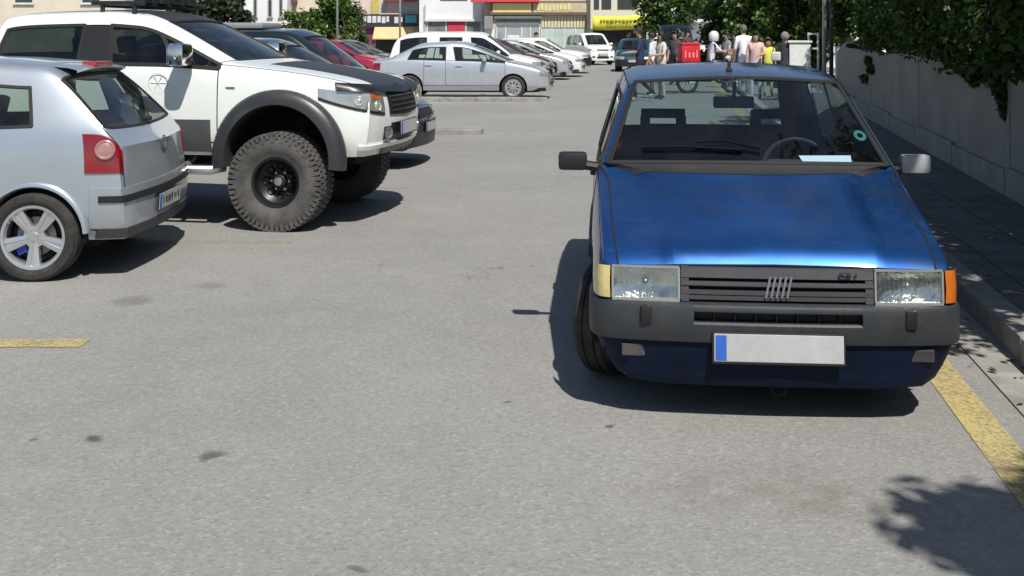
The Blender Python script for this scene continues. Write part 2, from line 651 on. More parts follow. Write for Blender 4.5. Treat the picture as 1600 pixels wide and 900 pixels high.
def wheel(root, x, y, Rt, W, rr, style, sgn, rimmat, tyremat=TYRE, steer=0, knob=False, n=40, detail=True, camber=0):
    """wheel with hub/drum as its own mesh, tyre and rim as children; sgn=+1 outward is +y"""
    mb = MB()
    mb.lathe([(0.001, -W * 0.42), (rr * 0.8, -W * 0.42), (rr * 0.8, -W * 0.05), (0.001, -W * 0.05)], 20)
    wh = mb.build('wheel', UNDER, root, loc=(x, y, Rt), rot=(0, 0, steer + (0 if sgn > 0 else math.pi)))
    t = MB()
    h = W / 2
    sw = Rt - rr
    t.lathe([(rr - 0.012, -h * 0.8), (rr + sw * 0.12, -h * 0.93), (rr + sw * 0.5, -h * 1.02), (Rt - sw * 0.22, -h * 0.98), (Rt - 0.012, -h * 0.86), (Rt, -h * 0.7),
             (Rt, -h * 0.36), (Rt - 0.008, -h * 0.34), (Rt - 0.008, -h * 0.28), (Rt, -h * 0.26), (Rt, h * 0.26), (Rt - 0.008, h * 0.28), (Rt - 0.008, h * 0.34), (Rt, h * 0.36),
             (Rt, h * 0.7), (Rt - 0.012, h * 0.86), (Rt - sw * 0.22, h * 0.98), (rr + sw * 0.5, h * 1.02), (rr + sw * 0.3, h * 1.0), (rr + sw * 0.26, h * 0.97), (rr + sw * 0.12, h * 0.93), (rr - 0.012, h * 0.8)], n if not knob else 64)
    if knob:
        K = 54
        for k in range(K):
            for row in range(4):
                a = 2 * math.pi * (k + 0.5 * (row % 2)) / K
                M = Matrix.Rotation(-a, 4, 'Y')
                yy = (-h * 0.98, -h * 0.42, h * 0.06, h * 0.55)[row]
                wd = h * 0.42
                t.box(Rt - 0.01, Rt + 0.007, yy, yy + wd, -Rt * 0.038, Rt * 0.038, M)
            for sg in (-1, 1):
                M = Matrix.Rotation(-2 * math.pi * k / K, 4, 'Y')
                t.box(Rt - sw * (0.36 if k % 2 else 0.22), Rt - 0.002, sg * h * 0.96 if sg > 0 else -h * 1.03, h * 1.03 if sg > 0 else -h * 0.96, -Rt * 0.036, Rt * 0.036, M)
    t.build('tyre', tyremat, wh, smooth=True, angle=35)
    r = MB()
    r.lathe([(rr, -h * 0.75), (rr - 0.015, -h * 0.6), (rr - 0.02, h * 0.5), (rr - 0.012, h * 0.72), (rr + 0.008, h * 0.84), (rr + 0.006, h * 0.9), (rr - 0.014, h * 0.86), (rr - 0.025, h * 0.6)], n)
    if style == 'alloy5':
        r.lathe([(0.001, h * 0.66), (0.028, h * 0.66), (0.032, h * 0.6), (0.07, h * 0.58), (0.075, h * 0.2)], 20)
        for k in range(5):
            a = 2 * math.pi * k / 5 + 0.3
            M = Matrix.Rotation(a, 4, 'Y')
            for e in (-1, 1):
                r.prism([M @ Vector(p) for p in [(0.045, h * 0.64, e * 0.003), (rr - 0.015, h * 0.80, e * 0.016), (rr - 0.015, h * 0.76, e * 0.046), (0.045, h * 0.60, e * 0.026)]], (0, -0.035, 0))
            r.prism([M @ Vector(p) for p in [(0.045, h * 0.58, -0.006), (rr - 0.015, h * 0.70, -0.018), (rr - 0.015, h * 0.70, 0.018), (0.045, h * 0.58, 0.006)]], (0, -0.02, 0))
    elif style == 'steel8':
        r.lathe([(rr - 0.02, h * 0.35), (rr * 0.74, h * 0.12), (rr * 0.62, h * 0.02), (rr * 0.5, -h * 0.02), (rr * 0.3, h * 0.05), (0.001, h * 0.05)], 32)
        r.lathe([(0.06, h * 0.05), (0.058, h * 0.34), (0.045, h * 0.4), (0.001, h * 0.4)], 16)
        for k in range(8):
            a = 2 * math.pi * k / 8
            r.lathe([(0.024, h * 0.02 + 0.012), (0.03, h * 0.02 + 0.02), (0.036, h * 0.02 + 0.004)], 10, c=(math.cos(a) * rr * 0.6, 0, math.sin(a) * rr * 0.6))
    elif style == 'hubcap':
        r.lathe([(rr - 0.01, h * 0.75), (rr * 0.9, h * 0.86), (rr * 0.72, h * 0.84)], n)
        r.lathe([(0.001, h * 0.95), (0.04, h * 0.95), (rr * 0.36, h * 0.86), (rr * 0.4, h * 0.6)], 20)
        for k in range(9):
            M = Matrix.Rotation(2 * math.pi * k / 9, 4, 'Y')
            r.prism([M @ Vector(p) for p in [(rr * 0.3, h * 0.88, -0.018), (rr * 0.8, h * 0.86, -0.034), (rr * 0.8, h * 0.86, 0.034), (rr * 0.3, h * 0.88, 0.018)]], (0, -0.02, 0))
    else:
        r.lathe([(rr - 0.02, h * 0.45), (rr * 0.8, h * 0.3), (rr * 0.62, h * 0.42), (rr * 0.4, h * 0.36), (rr * 0.3, h * 0.5), (0.001, h * 0.52)], 28)
    r.build('rim', rimmat, wh, smooth=True, angle=35)
    if style == 'steel8':
        c = MB()
        c.lathe([(0.034, h * 0.40), (0.034, h * 0.48), (0.001, h * 0.49)], 14)
        for k in range(6):
            a = 2 * math.pi * k / 6
            c.lathe([(0.01, h * 0.05), (0.01, h * 0.14), (0.001, h * 0.15)], 6, c=(math.cos(a) * 0.075, 0, math.sin(a) * 0.075))
        c.build('hub_cap', ALLOY, wh, smooth=True, angle=40)
    if style == 'alloy5':
        for k in range(5):
            a = 2 * math.pi * (k + 0.5) / 5 + 0.3
        c = MB()
        c.lathe([(rr * 0.62, h * 0.06), (rr * 0.62, h * 0.12), (0.07, h * 0.12)], 24)
        c.build('brake_disc', mat('brake disc', (0.2, 0.19, 0.19), 0.35, 0.8), wh)
        c = MB()
        M = Matrix.Rotation(0.5, 4, 'Y')
        c.bbox(rr * 0.42, rr * 0.78, h * 0.05, h * 0.3, -0.06, 0.06, 0.01, M)
        c.build('brake_caliper', mat('blue caliper', (0.02, 0.06, 0.4), 0.4), wh)
    return wh

def liner(root, x, yo, z, Ra, sgn, depth=0.3):
    mb = MB()
    P = []
    for i in range(19):
        a = R(-8 + 196 * i / 18)
        P.append([(x + math.cos(a) * (Ra - 0.004), sgn * yo, z + math.sin(a) * (Ra - 0.004)), (x + math.cos(a) * (Ra - 0.004), sgn * (yo - depth), z + math.sin(a) * (Ra - 0.004))])
    mb.grid(P)
    mb.add([p[1] for p in P], [tuple(range(len(P)))])
    return mb.build('wheel_arch_liner', UNDER, root)

def seat(root, x, y, z0, m, sc=1.0, hole=False, name='front_seat'):
    mb = MB()
    mb.bbox(x - 0.25 * sc, x + 0.25 * sc, y - 0.25, y + 0.25, z0, z0 + 0.16, 0.04)
    M = Matrix.Translation((x - 0.24 * sc, y, z0 + 0.12)) @ Matrix.Rotation(R(-14), 4, 'Y')
    mb.bbox(-0.06, 0.07, -0.24, 0.24, 0, 0.56, 0.05, M)
    s = mb.build(name, m, root, smooth=True, angle=50)
    h = MB()
    M2 = M @ Matrix.Translation((0.0, 0, 0.56))
    for yy in (-0.06, 0.06):
        h.tube([M2 @ Vector((0, yy, -0.03)), M2 @ Vector((0, yy, 0.08))], 0.008, 6)
    if hole:
        for (a, b, c, d) in ((-0.135, 0.135, 0.15, 0.195), (-0.14, 0.14, 0.035, 0.10), (-0.14, -0.082, 0.10, 0.15), (0.082, 0.14, 0.10, 0.15)):
            h.box(-0.045, 0.045, a, b, c, d, M2)
    else:
        h.bbox(-0.045, 0.045, -0.13, 0.13, 0.05, 0.21, 0.03, M2)
    h.build('headrest', m, s, smooth=True, angle=50)
    return s

def interior(root, sh, xf, xr, w, zf, belt, m=SEATM, hole=False, dash=True, rear=True, floor=0.28):
    """front seats at xf, bench at xr (local x), dashboard ahead"""
    for sg in (-1, 1):
        seat(root, xf, sg * w * 0.5, floor, m, hole=hole)
    if rear:
        mb = MB()
        mb.bbox(xr - 0.25, xr + 0.25, -w * 0.85, w * 0.85, floor + 0.02, floor + 0.2, 0.04)
        M = Matrix.Translation((xr - 0.25, 0, floor + 0.15)) @ Matrix.Rotation(R(-18), 4, 'Y')
        mb.bbox(-0.06, 0.07, -w * 0.85, w * 0.85, 0, 0.52, 0.05, M)
        mb.build('rear_seat', m, root, smooth=True, angle=50)
    mb = MB()
    mb.box(xr - 0.6, xf + 1.0, -w * 0.9, w * 0.9, floor - 0.08, floor - 0.02)
    mb.build('floor_pan', UNDER, root)

def plate(root, x, y, z, facing, w=0.52, h=0.112, text=None, tilt=0, yaw=0):
    """number plate; facing +1 looks along +x"""
    mb = MB()
    mb.bbox(-0.004, 0.004, -w / 2, w / 2, -h / 2, h / 2, 0.003)
    p = mb.build('number_plate', PLATE, root, loc=(x, y, z), rot=(0, tilt, (0 if facing > 0 else math.pi) + yaw))
    fr = MB(); fr.bbox(-0.008, 0.002, -w / 2 - 0.008, w / 2 + 0.008, -h / 2 - 0.01, h / 2 + 0.006, 0.003); fr.build('plate_frame', BLACK, p)
    b = MB(); b.box(0.0042, 0.006, -w / 2 + 0.006, -w / 2 + 0.05, -h / 2 + 0.006, h / 2 - 0.006)
    b.build('blue_band', PLATEB, p)
    if text:
        text_mesh(text, h * 0.78, INK, 'plate_text', p, (0.0055, 0.02, -0.002), (R(90), 0, R(90)), 0.001, 0.002, 0.95)
    return p

def mirror(root, sh, s, z, sgn, m, w=0.2, h=0.13, d=0.09, arm=0.06, yb=None):
    y = abs(side_y(sh, s, z - 0.04, sgn)) if yb is None else yb
    x = sh.x0 - s
    mb = MB()
    mb.bbox(x - d / 2, x + d / 2, sgn * (y + arm) if sgn > 0 else -(y + arm + w), sgn * (y + arm + w) if sgn > 0 else -(y + arm), z - h / 2, z + h / 2, min(d, h) * 0.3)
    o = mb.build('wing_mirror', m, root, smooth=True, angle=50)
    a = MB()
    a.tube([(x, sgn * (y - 0.02), z - h * 0.35), (x, sgn * (y + arm + 0.03), z - h * 0.2)], 0.025, 8)
    a.build('mirror_arm', BLACK, o)
    g = MB()
    g.box(x - d / 2 - 0.003, x - d / 2 + 0.001, sgn * (y + arm + 0.02), sgn * (y + arm + w - 0.02), z - h / 2 + 0.018, z + h / 2 - 0.018)
    g.build('mirror_glass', CHROME, o)
    return o

def underbody(root, L, w, zs, x0, arch=(), start=0.12):
    mb = MB()
    xs = sorted([(a, b) for a, b in arch])
    cur = start
    for a, b in xs:
        mb.box(x0 - a, x0 - cur, -w + 0.08, w - 0.08, zs + 0.02, zs + 0.1)
        mb.box(x0 - b, x0 - a, -w + 0.32, w - 0.32, zs + 0.02, zs + 0.1)
        cur = b
    mb.box(x0 - L + 0.15, x0 - cur, -w + 0.08, w - 0.08, zs + 0.02, zs + 0.1)
    return mb.build('underbody', UNDER, root)

def handle(root, sh, s, z, sgn, m, parent_tag=None, l=0.17):
    y = side_y(sh, s, z, sgn)
    x = sh.x0 - s
    mb = MB()
    mb.bbox(x - l / 2, x + l / 2, y - 0.004 if sgn > 0 else y - 0.026, y + 0.026 if sgn > 0 else y + 0.004, z - 0.017, z + 0.017, 0.008)
    p = root
    if parent_tag:
        best = None
        for d in sh.parts.get(parent_tag, []):
            c = sum((Vector(q) for q in d.bound_box), Vector()) / 8
            k = (c - Vector((x, y, z))).length
            if best is None or k < best[0]: best = (k, d)
        if best: p = best[1]
    return mb.build('handle', m, p, smooth=True, angle=50)

def radial_patch(sh, cs, angs, zlo, zhi, m, name, parent=None, nz=5, off=0.006, cy=0.0, thick=0.02):
    """a lens or panel laid on the shell: rays aimed at a vertical axis at (cs, cy); zlo/zhi per angle (degrees, 0 = ahead, 90 = left)"""
    cx = sh.x0 - cs
    P = []
    for i, a in enumerate(angs):
        d = Vector((math.cos(R(a)), math.sin(R(a)), 0))
        row = []
        for k in range(nz):
            z = zlo[i] + (zhi[i] - zlo[i]) * k / (nz - 1)
            c = Vector((cx, cy, z))
            h = sh.bvh.ray_cast(c + d * 4, -d)
            p = h[0] if h[0] is not None else c + d * 0.5
            row.append(p + d * off)
        P.append(row)
    mb = MB()
    mb.grid(P)
    cen = Vector((cx, cy, 0))
    def inn(p):
        d = Vector((p.x - cx, p.y - cy, 0)).normalized()
        return p - d * thick
    rim = [r[0] for r in P] + P[-1][1:] + [r[-1] for r in P[::-1]][1:] + P[0][::-1][1:-1]
    mb.grid([[p, inn(p)] for p in rim + rim[:1]])
    return mb.build(name, m, parent or sh.root, smooth=True, angle=45)

def lin(a, b, n):
    return [a + (b - a) * i / (n - 1) for i in range(n)]
# ------------------------------------------------------------------ ground
def asphalt():
    m = bpy.data.materials.new('asphalt')
    m.use_nodes = True
    nt = m.node_tree; N = nt.nodes; Lk = nt.links
    b = N['Principled BSDF']
    tc = N.new('ShaderNodeTexCoord')
    def noise(scale, detail=4, rough=0.55, vec=None):
        n = N.new('ShaderNodeTexNoise'); n.inputs['Scale'].default_value = scale; n.inputs['Detail'].default_value = detail; n.inputs['Roughness'].default_value = rough
        Lk.new(vec or tc.outputs['Object'], n.inputs['Vector']); return n.outputs['Fac']
    def rng(v, a, b_, c=0.0, d=1.0):
        r = N.new('ShaderNodeMapRange'); r.inputs['From Min'].default_value = a; r.inputs['From Max'].default_value = b_; r.inputs['To Min'].default_value = c; r.inputs['To Max'].default_value = d
        Lk.new(v, r.inputs['Value']); return r.outputs[0]
    def mixc(f, a, c):
        x = N.new('ShaderNodeMix'); x.data_type = 'RGBA'
        if isinstance(f, float): x.inputs['Factor'].default_value = f
        else: Lk.new(f, x.inputs['Factor'])
        for s, v in (('A', a), ('B', c)):
            if isinstance(v, tuple): x.inputs[s].default_value = v
            else: Lk.new(v, x.inputs[s])
        return x.outputs['Result']
    base = mixc(rng(noise(0.35, 6), 0.35, 0.65), (0.212, 0.208, 0.198, 1), (0.262, 0.257, 0.245, 1))
    base = mixc(rng(noise(2.6, 6, 0.65), 0.38, 0.66, 0.0, 0.55), base, (0.275, 0.268, 0.252, 1))
    # aggregate: pale and dark chips
    v = N.new('ShaderNodeTexVoronoi'); v.inputs['Scale'].default_value = 75
    Lk.new(tc.outputs['Object'], v.inputs['Vector'])
    sep = N.new('ShaderNodeSeparateColor'); Lk.new(v.outputs['Color'], sep.inputs[0])
    base = mixc(rng(sep.outputs[0], 0.70, 0.98, 0.0, 0.38), base, (0.38, 0.372, 0.35, 1))
    base = mixc(rng(sep.outputs[1], 0.72, 0.95, 0.0, 0.36), base, (0.15, 0.146, 0.138, 1))
    base = mixc(rng(noise(30, 3), 0.45, 0.7, 0.0, 0.28), base, (0.16, 0.156, 0.147, 1))
    # worn wheel tracks along the aisle and pale dust
    base = mixc(rng(noise(0.9, 8, 0.7), 0.56, 0.72, 0.0, 0.45), base, (0.31, 0.302, 0.282, 1))
    # scattered small oil drips
    v2 = N.new('ShaderNodeTexVoronoi'); v2.inputs['Scale'].default_value = 2.6; v2.inputs['Randomness'].default_value = 1.0
    nv = N.new('ShaderNodeTexNoise'); nv.inputs['Scale'].default_value = 6; Lk.new(tc.outputs['Object'], nv.inputs['Vector'])
    vm = N.new('ShaderNodeVectorMath'); vm.operation = 'MULTIPLY_ADD'; vm.inputs[1].default_value = (0.16, 0.16, 0.16)
    Lk.new(nv.outputs['Color'], vm.inputs[0]); Lk.new(tc.outputs['Object'], vm.inputs[2])
    Lk.new(vm.outputs[0], v2.inputs['Vector'])
    s2 = N.new('ShaderNodeSeparateColor'); Lk.new(v2.outputs['Color'], s2.inputs[0])
    big = rng(s2.outputs[2], 0.5, 1.0, 0.0, 0.085)
    lt = N.new('ShaderNodeMath'); lt.operation = 'SUBTRACT'; Lk.new(big, lt.inputs[0]); Lk.new(v2.outputs['Distance'], lt.inputs[1])
    base = mixc(rng(lt.outputs[0], 0.0, 0.02, 0.0, 0.7), base, (0.06, 0.058, 0.055, 1))
    # the larger stains, each where it lies
    def spot(x, y, rx, ry, k):
        nonlocal base
        mp = N.new('ShaderNodeMapping'); mp.vector_type = 'POINT'
        mp.inputs['Location'].default_value = (-x / rx, -y / ry, 0); mp.inputs['Scale'].default_value = (1 / rx, 1 / ry, 0)
        Lk.new(vm.outputs[0], mp.inputs['Vector'])
        ln = N.new('ShaderNodeVectorMath'); ln.operation = 'LENGTH'; Lk.new(mp.outputs[0], ln.inputs[0])
        base = mixc(rng(ln.outputs['Value'], 1.0, 0.45, 0.0, k), base, (0.055, 0.053, 0.05, 1))
    for (px, py, rx, ry, k) in ((142, 685, 0.055, 0.05, 0.8), (333, 711, 0.05, 0.06, 0.75), (950, 664, 0.03, 0.03, 0.8), (793, 629, 0.025, 0.02, 0.6), (45, 688, 0.03, 0.03, 0.6), (560, 890, 0.03, 0.03, 0.6), (205, 470, 0.15, 0.16, 0.35), (330, 446, 0.12, 0.10, 0.3)):
        p = gnd(px, py); spot(p.x + 0.08, p.y + 0.08, rx, ry, k)
    # brown rust bloom in front of the blue car
    for (px, py, rx, ry, k) in ((1180, 760, 0.55, 0.3, 0.35), (1330, 790, 0.3, 0.25, 0.3)):
        p = gnd(px, py)
        spot_n = noise(7, 6, 0.7)
        mp = N.new('ShaderNodeMapping'); mp.inputs['Location'].default_value = (-(p.x + 0.08) / rx, -(p.y + 0.08) / ry, 0); mp.inputs['Scale'].default_value = (1 / rx, 1 / ry, 0)
        Lk.new(vm.outputs[0], mp.inputs['Vector'])
        ln = N.new('ShaderNodeVectorMath'); ln.operation = 'LENGTH'; Lk.new(mp.outputs[0], ln.inputs[0])
        mu = N.new('ShaderNodeMath'); mu.operation = 'MULTIPLY'; Lk.new(rng(ln.outputs['Value'], 1.0, 0.3, 0.0, k), mu.inputs[0]); Lk.new(rng(spot_n, 0.4, 0.6), mu.inputs[1])
        base = mixc(mu.outputs[0], base, (0.13, 0.105, 0.08, 1))
    # hairline cracks
    vc = N.new('ShaderNodeTexVoronoi'); vc.feature = 'DISTANCE_TO_EDGE'; vc.inputs['Scale'].default_value = 0.38
    nd = N.new('ShaderNodeTexNoise'); nd.inputs['Scale'].default_value = 1.6; nd.inputs['Detail'].default_value = 6; Lk.new(tc.outputs['Object'], nd.inputs['Vector'])
    vm2 = N.new('ShaderNodeVectorMath'); vm2.operation = 'MULTIPLY_ADD'; vm2.inputs[1].default_value = (0.9, 0.9, 0.9); Lk.new(nd.outputs['Color'], vm2.inputs[0]); Lk.new(tc.outputs['Object'], vm2.inputs[2])
    Lk.new(vm2.outputs[0], vc.inputs['Vector'])
    mk = N.new('ShaderNodeMath'); mk.operation = 'MULTIPLY'; Lk.new(rng(vc.outputs['Distance'], 0.004, 0.0015, 0.0, 0.4), mk.inputs[0]); Lk.new(rng(noise(0.5), 0.5, 0.6), mk.inputs[1])
    base = mixc(mk.outputs[0], base, (0.07, 0.068, 0.064, 1))
    Lk.new(base, b.inputs['Base Color'])
    b.inputs['Roughness'].default_value = 0.88
    b.inputs['Specular IOR Level'].default_value = 0.3
    bp = N.new('ShaderNodeBump'); bp.inputs['Strength'].default_value = 0.24; bp.inputs['Distance'].default_value = 0.008
    ad = N.new('ShaderNodeMath'); ad.operation = 'ADD'; Lk.new(v.outputs['Distance'], ad.inputs[0]); Lk.new(noise(45, 5), ad.inputs[1])
    Lk.new(ad.outputs[0], bp.inputs['Height']); Lk.new(bp.outputs[0], b.inputs['Normal'])
    return m

g = MB()
g.add([(-400, -120, 0), (400, -120, 0), (400, 900, 0), (-400, 900, 0)], [(0, 1, 2, 3)])
tag(g.build('ground', asphalt()), kind='structure')

def paint_line(name, c, wear=0.55):
    m = bpy.data.materials.new(name); m.use_nodes = True
    nt = m.node_tree; b = nt.nodes['Principled BSDF']
    b.inputs['Roughness'].default_value = 0.75
    tc = nt.nodes.new('ShaderNodeTexCoord')
    n = nt.nodes.new('ShaderNodeTexNoise'); n.inputs['Scale'].default_value = 48; n.inputs['Detail'].default_value = 9; n.inputs['Roughness'].default_value = 0.75
    nt.links.new(tc.outputs['Object'], n.inputs['Vector'])
    n2 = nt.nodes.new('ShaderNodeTexNoise'); n2.inputs['Scale'].default_value = 3; n2.inputs['Detail'].default_value = 5
    nt.links.new(tc.outputs['Object'], n2.inputs['Vector'])
    mx = nt.nodes.new('ShaderNodeMix'); mx.data_type = 'RGBA'; mx.inputs['A'].default_value = tuple(c) + (1,); mx.inputs['B'].default_value = tuple(v * 0.72 for v in c) + (1,)
    nt.links.new(n2.outputs['Fac'], mx.inputs['Factor']); nt.links.new(mx.outputs['Result'], b.inputs['Base Color'])
    ad = nt.nodes.new('ShaderNodeMath'); ad.operation = 'MULTIPLY_ADD'; ad.inputs[1].default_value = 0.3; nt.links.new(n2.outputs['Fac'], ad.inputs[0]); nt.links.new(n.outputs['Fac'], ad.inputs[2])
    r = nt.nodes.new('ShaderNodeMapRange'); r.inputs['From Min'].default_value = wear + 0.2; r.inputs['From Max'].default_value = wear + 0.42; r.inputs['To Min'].default_value = 1; r.inputs['To Max'].default_value = 0.08
    nt.links.new(ad.outputs[0], r.inputs['Value']); nt.links.new(r.outputs[0], b.inputs['Alpha'])
    MATS[name] = m
    return m
YEL = paint_line('worn yellow paint', (0.50, 0.41, 0.18), 0.40)
YELF = paint_line('faded yellow paint', (0.40, 0.34, 0.18), 0.2)

RA = math.atan(0.1489)                        # the kerb runs this far off the view axis
def road_obj(mb, name, m, parent=None, **k):
    return mb.build(name, m, parent, rot=None if parent else (0, 0, -RA), **k)

ln = MB(); ln.add([(1.150, -6, 0.004), (1.305, -6, 0.004), (1.305, 40, 0.004), (1.150, 40, 0.004)], [(0, 1, 2, 3)])
tag(road_obj(ln, 'kerbside_line', YEL), kind='structure')
for (y0, x0_, x1_, mm, rot) in ((5.81, -7.0, -2.215, YEL, 0), (8.66, -6.8, -1.70, YELF, 0), (11.6, -6.0, -1.1, YELF, -0.1), (18.9, -5.5, 0.4, YELF, -0.1)):
    ln = MB()
    w = 0.08
    n = 24
    rnd = random.Random(int(y0 * 10))
    top = [(x0_ + (x1_ - x0_) * i / n, w + rnd.uniform(-0.006, 0.006), 0.004) for i in range(n + 1)]
    bot = [(x0_ + (x1_ - x0_) * i / n, -w + rnd.uniform(-0.006, 0.006), 0.004) for i in range(n + 1)]
    ln.grid([[a, b_] for a, b_ in zip(top, bot)])
    o = ln.build('bay_line', mm, loc=(0, y0, 0), rot=(0, 0, rot)); tag(o, kind='structure')

# gutter, kerb stones, pavement
CONC = mat('gutter concrete', (0.27, 0.262, 0.24), 0.9, var=0.25, scale=5, dirt=0.45, bump=0.4, bscale=40)
KSTONE = mat('kerb stone', (0.27, 0.265, 0.25), 0.9, var=0.25, scale=7, dirt=0.5, bump=0.45, bscale=45)
gt = MB(); gt.box(1.43, 1.64, -6, 40, -0.05, 0.008); tag(road_obj(gt, 'gutter', CONC), kind='structure')
kb = MB(); kb.box(1.66, 1.80, -6, 40, -0.05, 0.118)
kerb = road_obj(kb, 'kerb', KSTONE); tag(kerb, kind='structure')
def kerb_mesh(length):
    mb = MB(); mb.bbox(0, 0.165, 0, length, -0.03, 0.135, 0.014); return mb
proto = None
rnd = random.Random(2)
for k in range(56):
    if proto is None:
        proto = kerb_mesh(0.735).build('kerb_stone', KSTONE, kerb); o = proto
    else:
        o = proto.copy(); COL.objects.link(o)
    o.location = (1.64 + rnd.uniform(-0.005, 0.005), -4 + k * 0.75, rnd.uniform(-0.005, 0.004))
    o.rotation_euler = (rnd.uniform(-0.004, 0.004), 0, rnd.uniform(-0.005, 0.005))
def paving():
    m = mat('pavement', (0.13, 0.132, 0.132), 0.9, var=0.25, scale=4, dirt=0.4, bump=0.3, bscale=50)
    nt = m.node_tree; b = nt.nodes['Principled BSDF']
    tc = nt.nodes.new('ShaderNodeTexCoord')
    br = nt.nodes.new('ShaderNodeTexBrick'); br.inputs['Scale'].default_value = 1; br.inputs['Brick Width'].default_value = 0.4; br.inputs['Row Height'].default_value = 0.4
    br.inputs['Mortar Size'].default_value = 0.006; br.offset = 0
    nt.links.new(tc.outputs['Object'], br.inputs['Vector'])
    old = b.inputs['Base Color'].links[0].from_socket
    mx = nt.nodes.new('ShaderNodeMix'); mx.data_type = 'RGBA'; mx.inputs['B'].default_value = (0.03, 0.03, 0.03, 1)
    nt.links.new(br.outputs['Fac'], mx.inputs['Factor']); nt.links.new(old, mx.inputs['A']); nt.links.new(mx.outputs['Result'], b.inputs['Base Color'])
    return m
pv = MB(); pv.box(1.795, 9.0, -6, 26, -0.05, 0.128); tag(road_obj(pv, 'pavement', paving()), kind='structure')
soil = MB(); soil.box(9.05, 60, -8, 60, -0.05, 0.05); tag(road_obj(soil, 'verge', mat('dry soil', (0.12, 0.1, 0.07), 0.95, var=0.4, scale=3)), kind='structure')

# kerb islands of the car park
def island(name_label, x0, x1, y, w, rot, seg):
    mb = MB(); mb.box(x0 + 0.08, x1 - 0.08, -w / 2 + 0.08, w / 2 - 0.08, 0, 0.08)
    o = mb.build('kerb_island', mat('island fill', (0.2, 0.19, 0.17), 0.95, var=0.3, dirt=0.4), loc=(0, y, 0), rot=(0, 0, rot)); tag(o, kind='structure')
    n = int((x1 - x0) / seg)
    for k in range(n):
        a = x0 + (x1 - x0) * k / n; b_ = x0 + (x1 - x0) * (k + 1) / n
        for sg in (-1, 1):
            s = MB(); yy = sg * (w / 2 - 0.05)
            s.bbox(a + 0.004, b_ - 0.004, yy - 0.06, yy + 0.06, -0.02, 0.09, 0.012)
            so = s.build('kerb_stone', KSTONE, o); so.location = (0, rnd.uniform(-0.006, 0.006), rnd.uniform(-0.006, 0.004))
    for xx in (x0, x1 - 0.12):
        s = MB(); s.bbox(xx, xx + 0.12, -w / 2 + 0.06, w / 2 - 0.06, -0.02, 0.088, 0.012); s.build('kerb_stone', KSTONE, o)
island('a', -4.5, -0.47, 18.2, 0.45, -0.03, 0.8)
island('b', -2.6, 0.86, 27.2, 0.5, -0.02, 0.8)

# ------------------------------------------------------------------ grey boundary wall, gate pier, poles
WA = R(10.5)
wall = empty('boundary_wall', (4.5, 9.9, 0), -WA)
tag(wall, 'long low grey concrete panel wall along the shaded pavement', 'wall')
WM = mat('grey wall render', (0.26, 0.26, 0.235), 0.9, var=0.14, scale=1.6, dirt=0.35, bump=0.2, bscale=30)
WP = mat('pale plinth block', (0.27, 0.265, 0.25), 0.9, var=0.15, scale=3, dirt=0.4, bump=0.2)
y = -14.0; k = 0
while y < 15.2:
    y2 = min(y + 2.4, 15.45)
    q = MB(); q.bbox(0 + (0.004 if k % 2 else 0), 0.16, y + 0.006, y2 - 0.006, 0.05, 1.315 + 0.008 * ((k * 7) % 3 - 1), 0.008); q.build('panel', WM, wall)
    q = MB(); q.bbox(-0.045, 0.0, y + 0.02, y2 - 0.02, 0.05, 0.36 + 0.03 * (k % 2), 0.008); q.build('plinth_block', WP, wall)
    y = y2; k += 1
q = MB(); q.bbox(-0.05, 0.2, 15.46, 15.72, 0.02, 1.34, 0.012); q.build('end_pier', mat('pale pier', (0.55, 0.55, 0.54), 0.85, dirt=0.2), wall)

gp = empty('gate_pier', at(1250, 100, 27.0).xy.to_3d(), -WA)
tag(gp, 'white masonry gate pier in sun beyond the end of the grey wall', 'pier')
q = MB(); q.bbox(-0.26, 0.24, -0.2, 0.2, 0, 1.42, 0.02); q.build('pier_body', mat('white masonry', (0.74, 0.76, 0.74), 0.85, dirt=0.12), gp)
q = MB(); q.bbox(-0.29, 0.27, -0.23, 0.23, 1.42, 1.47, 0.01); q.build('pier_cap', mat('white masonry', (0.74, 0.76, 0.74)), gp)
gf = empty('metal_gate', at(1270, 100, 27.2).xy.to_3d(), -WA)
tag(gf, 'white metal gate frame standing beside the white pier', 'gate')
for (x_, z0_, z1_) in ((-0.1, 0, 1.66), (0.12, 0, 1.66)):
    q = MB(); q.box(x_ - 0.025, x_ + 0.025, -0.025, 0.025, z0_, z1_); q.build('post', WHITE, gf)
for z_ in (0.5, 1.28, 1.63):
    q = MB(); q.box(-0.073, 0.093, -0.02, 0.02, z_ - 0.022, z_ + 0.022); q.build('rail', WHITE, gf)

def pole(px, D, r, h, m, label, arm=False):
    P = Vector(((px - 800) / 1750 * D, D, 0))
    o = empty('lamp_post' if arm else 'pole', P); tag(o, label, 'lamp post' if arm else 'pole')
    q = MB(); q.tube([(0, 0, 0), (0, 0, h * 0.5), (0, 0, h)], [r, r * 0.85, r * 0.6], 12); q.build('post', m, o, smooth=True)
    q = MB(); q.lathe([(r * 1.7, 0), (r * 1.7, 0.05), (r * 1.1, 0.25)], 12, 'z'); q.build('base', m, o, smooth=True)
    if arm:
        q = MB(); q.tube([(0, 0, h - 0.1), (-0.5, -0.2, h + 0.3), (-1.2, -0.4, h + 0.4)], 0.03, 8); q.build('arm', m, o)
        q = MB(); q.bbox(-1.7, -1.15, -0.55, -0.25, h + 0.33, h + 0.43, 0.03); q.build('lamp_head', m, o)
    return o
GALV = mat('galvanised steel', (0.34, 0.36, 0.35), 0.5, 0.5, var=0.1)
pole(1288, 26.5, 0.055, 6.5, GALV, 'slim grey steel lamp post rising at the gate beyond the wall', True)
pole(1299, 28.5, 0.06, 4.0, mat('dark pole', (0.04, 0.045, 0.04), 0.6), 'darker thin pole just behind the grey lamp post')
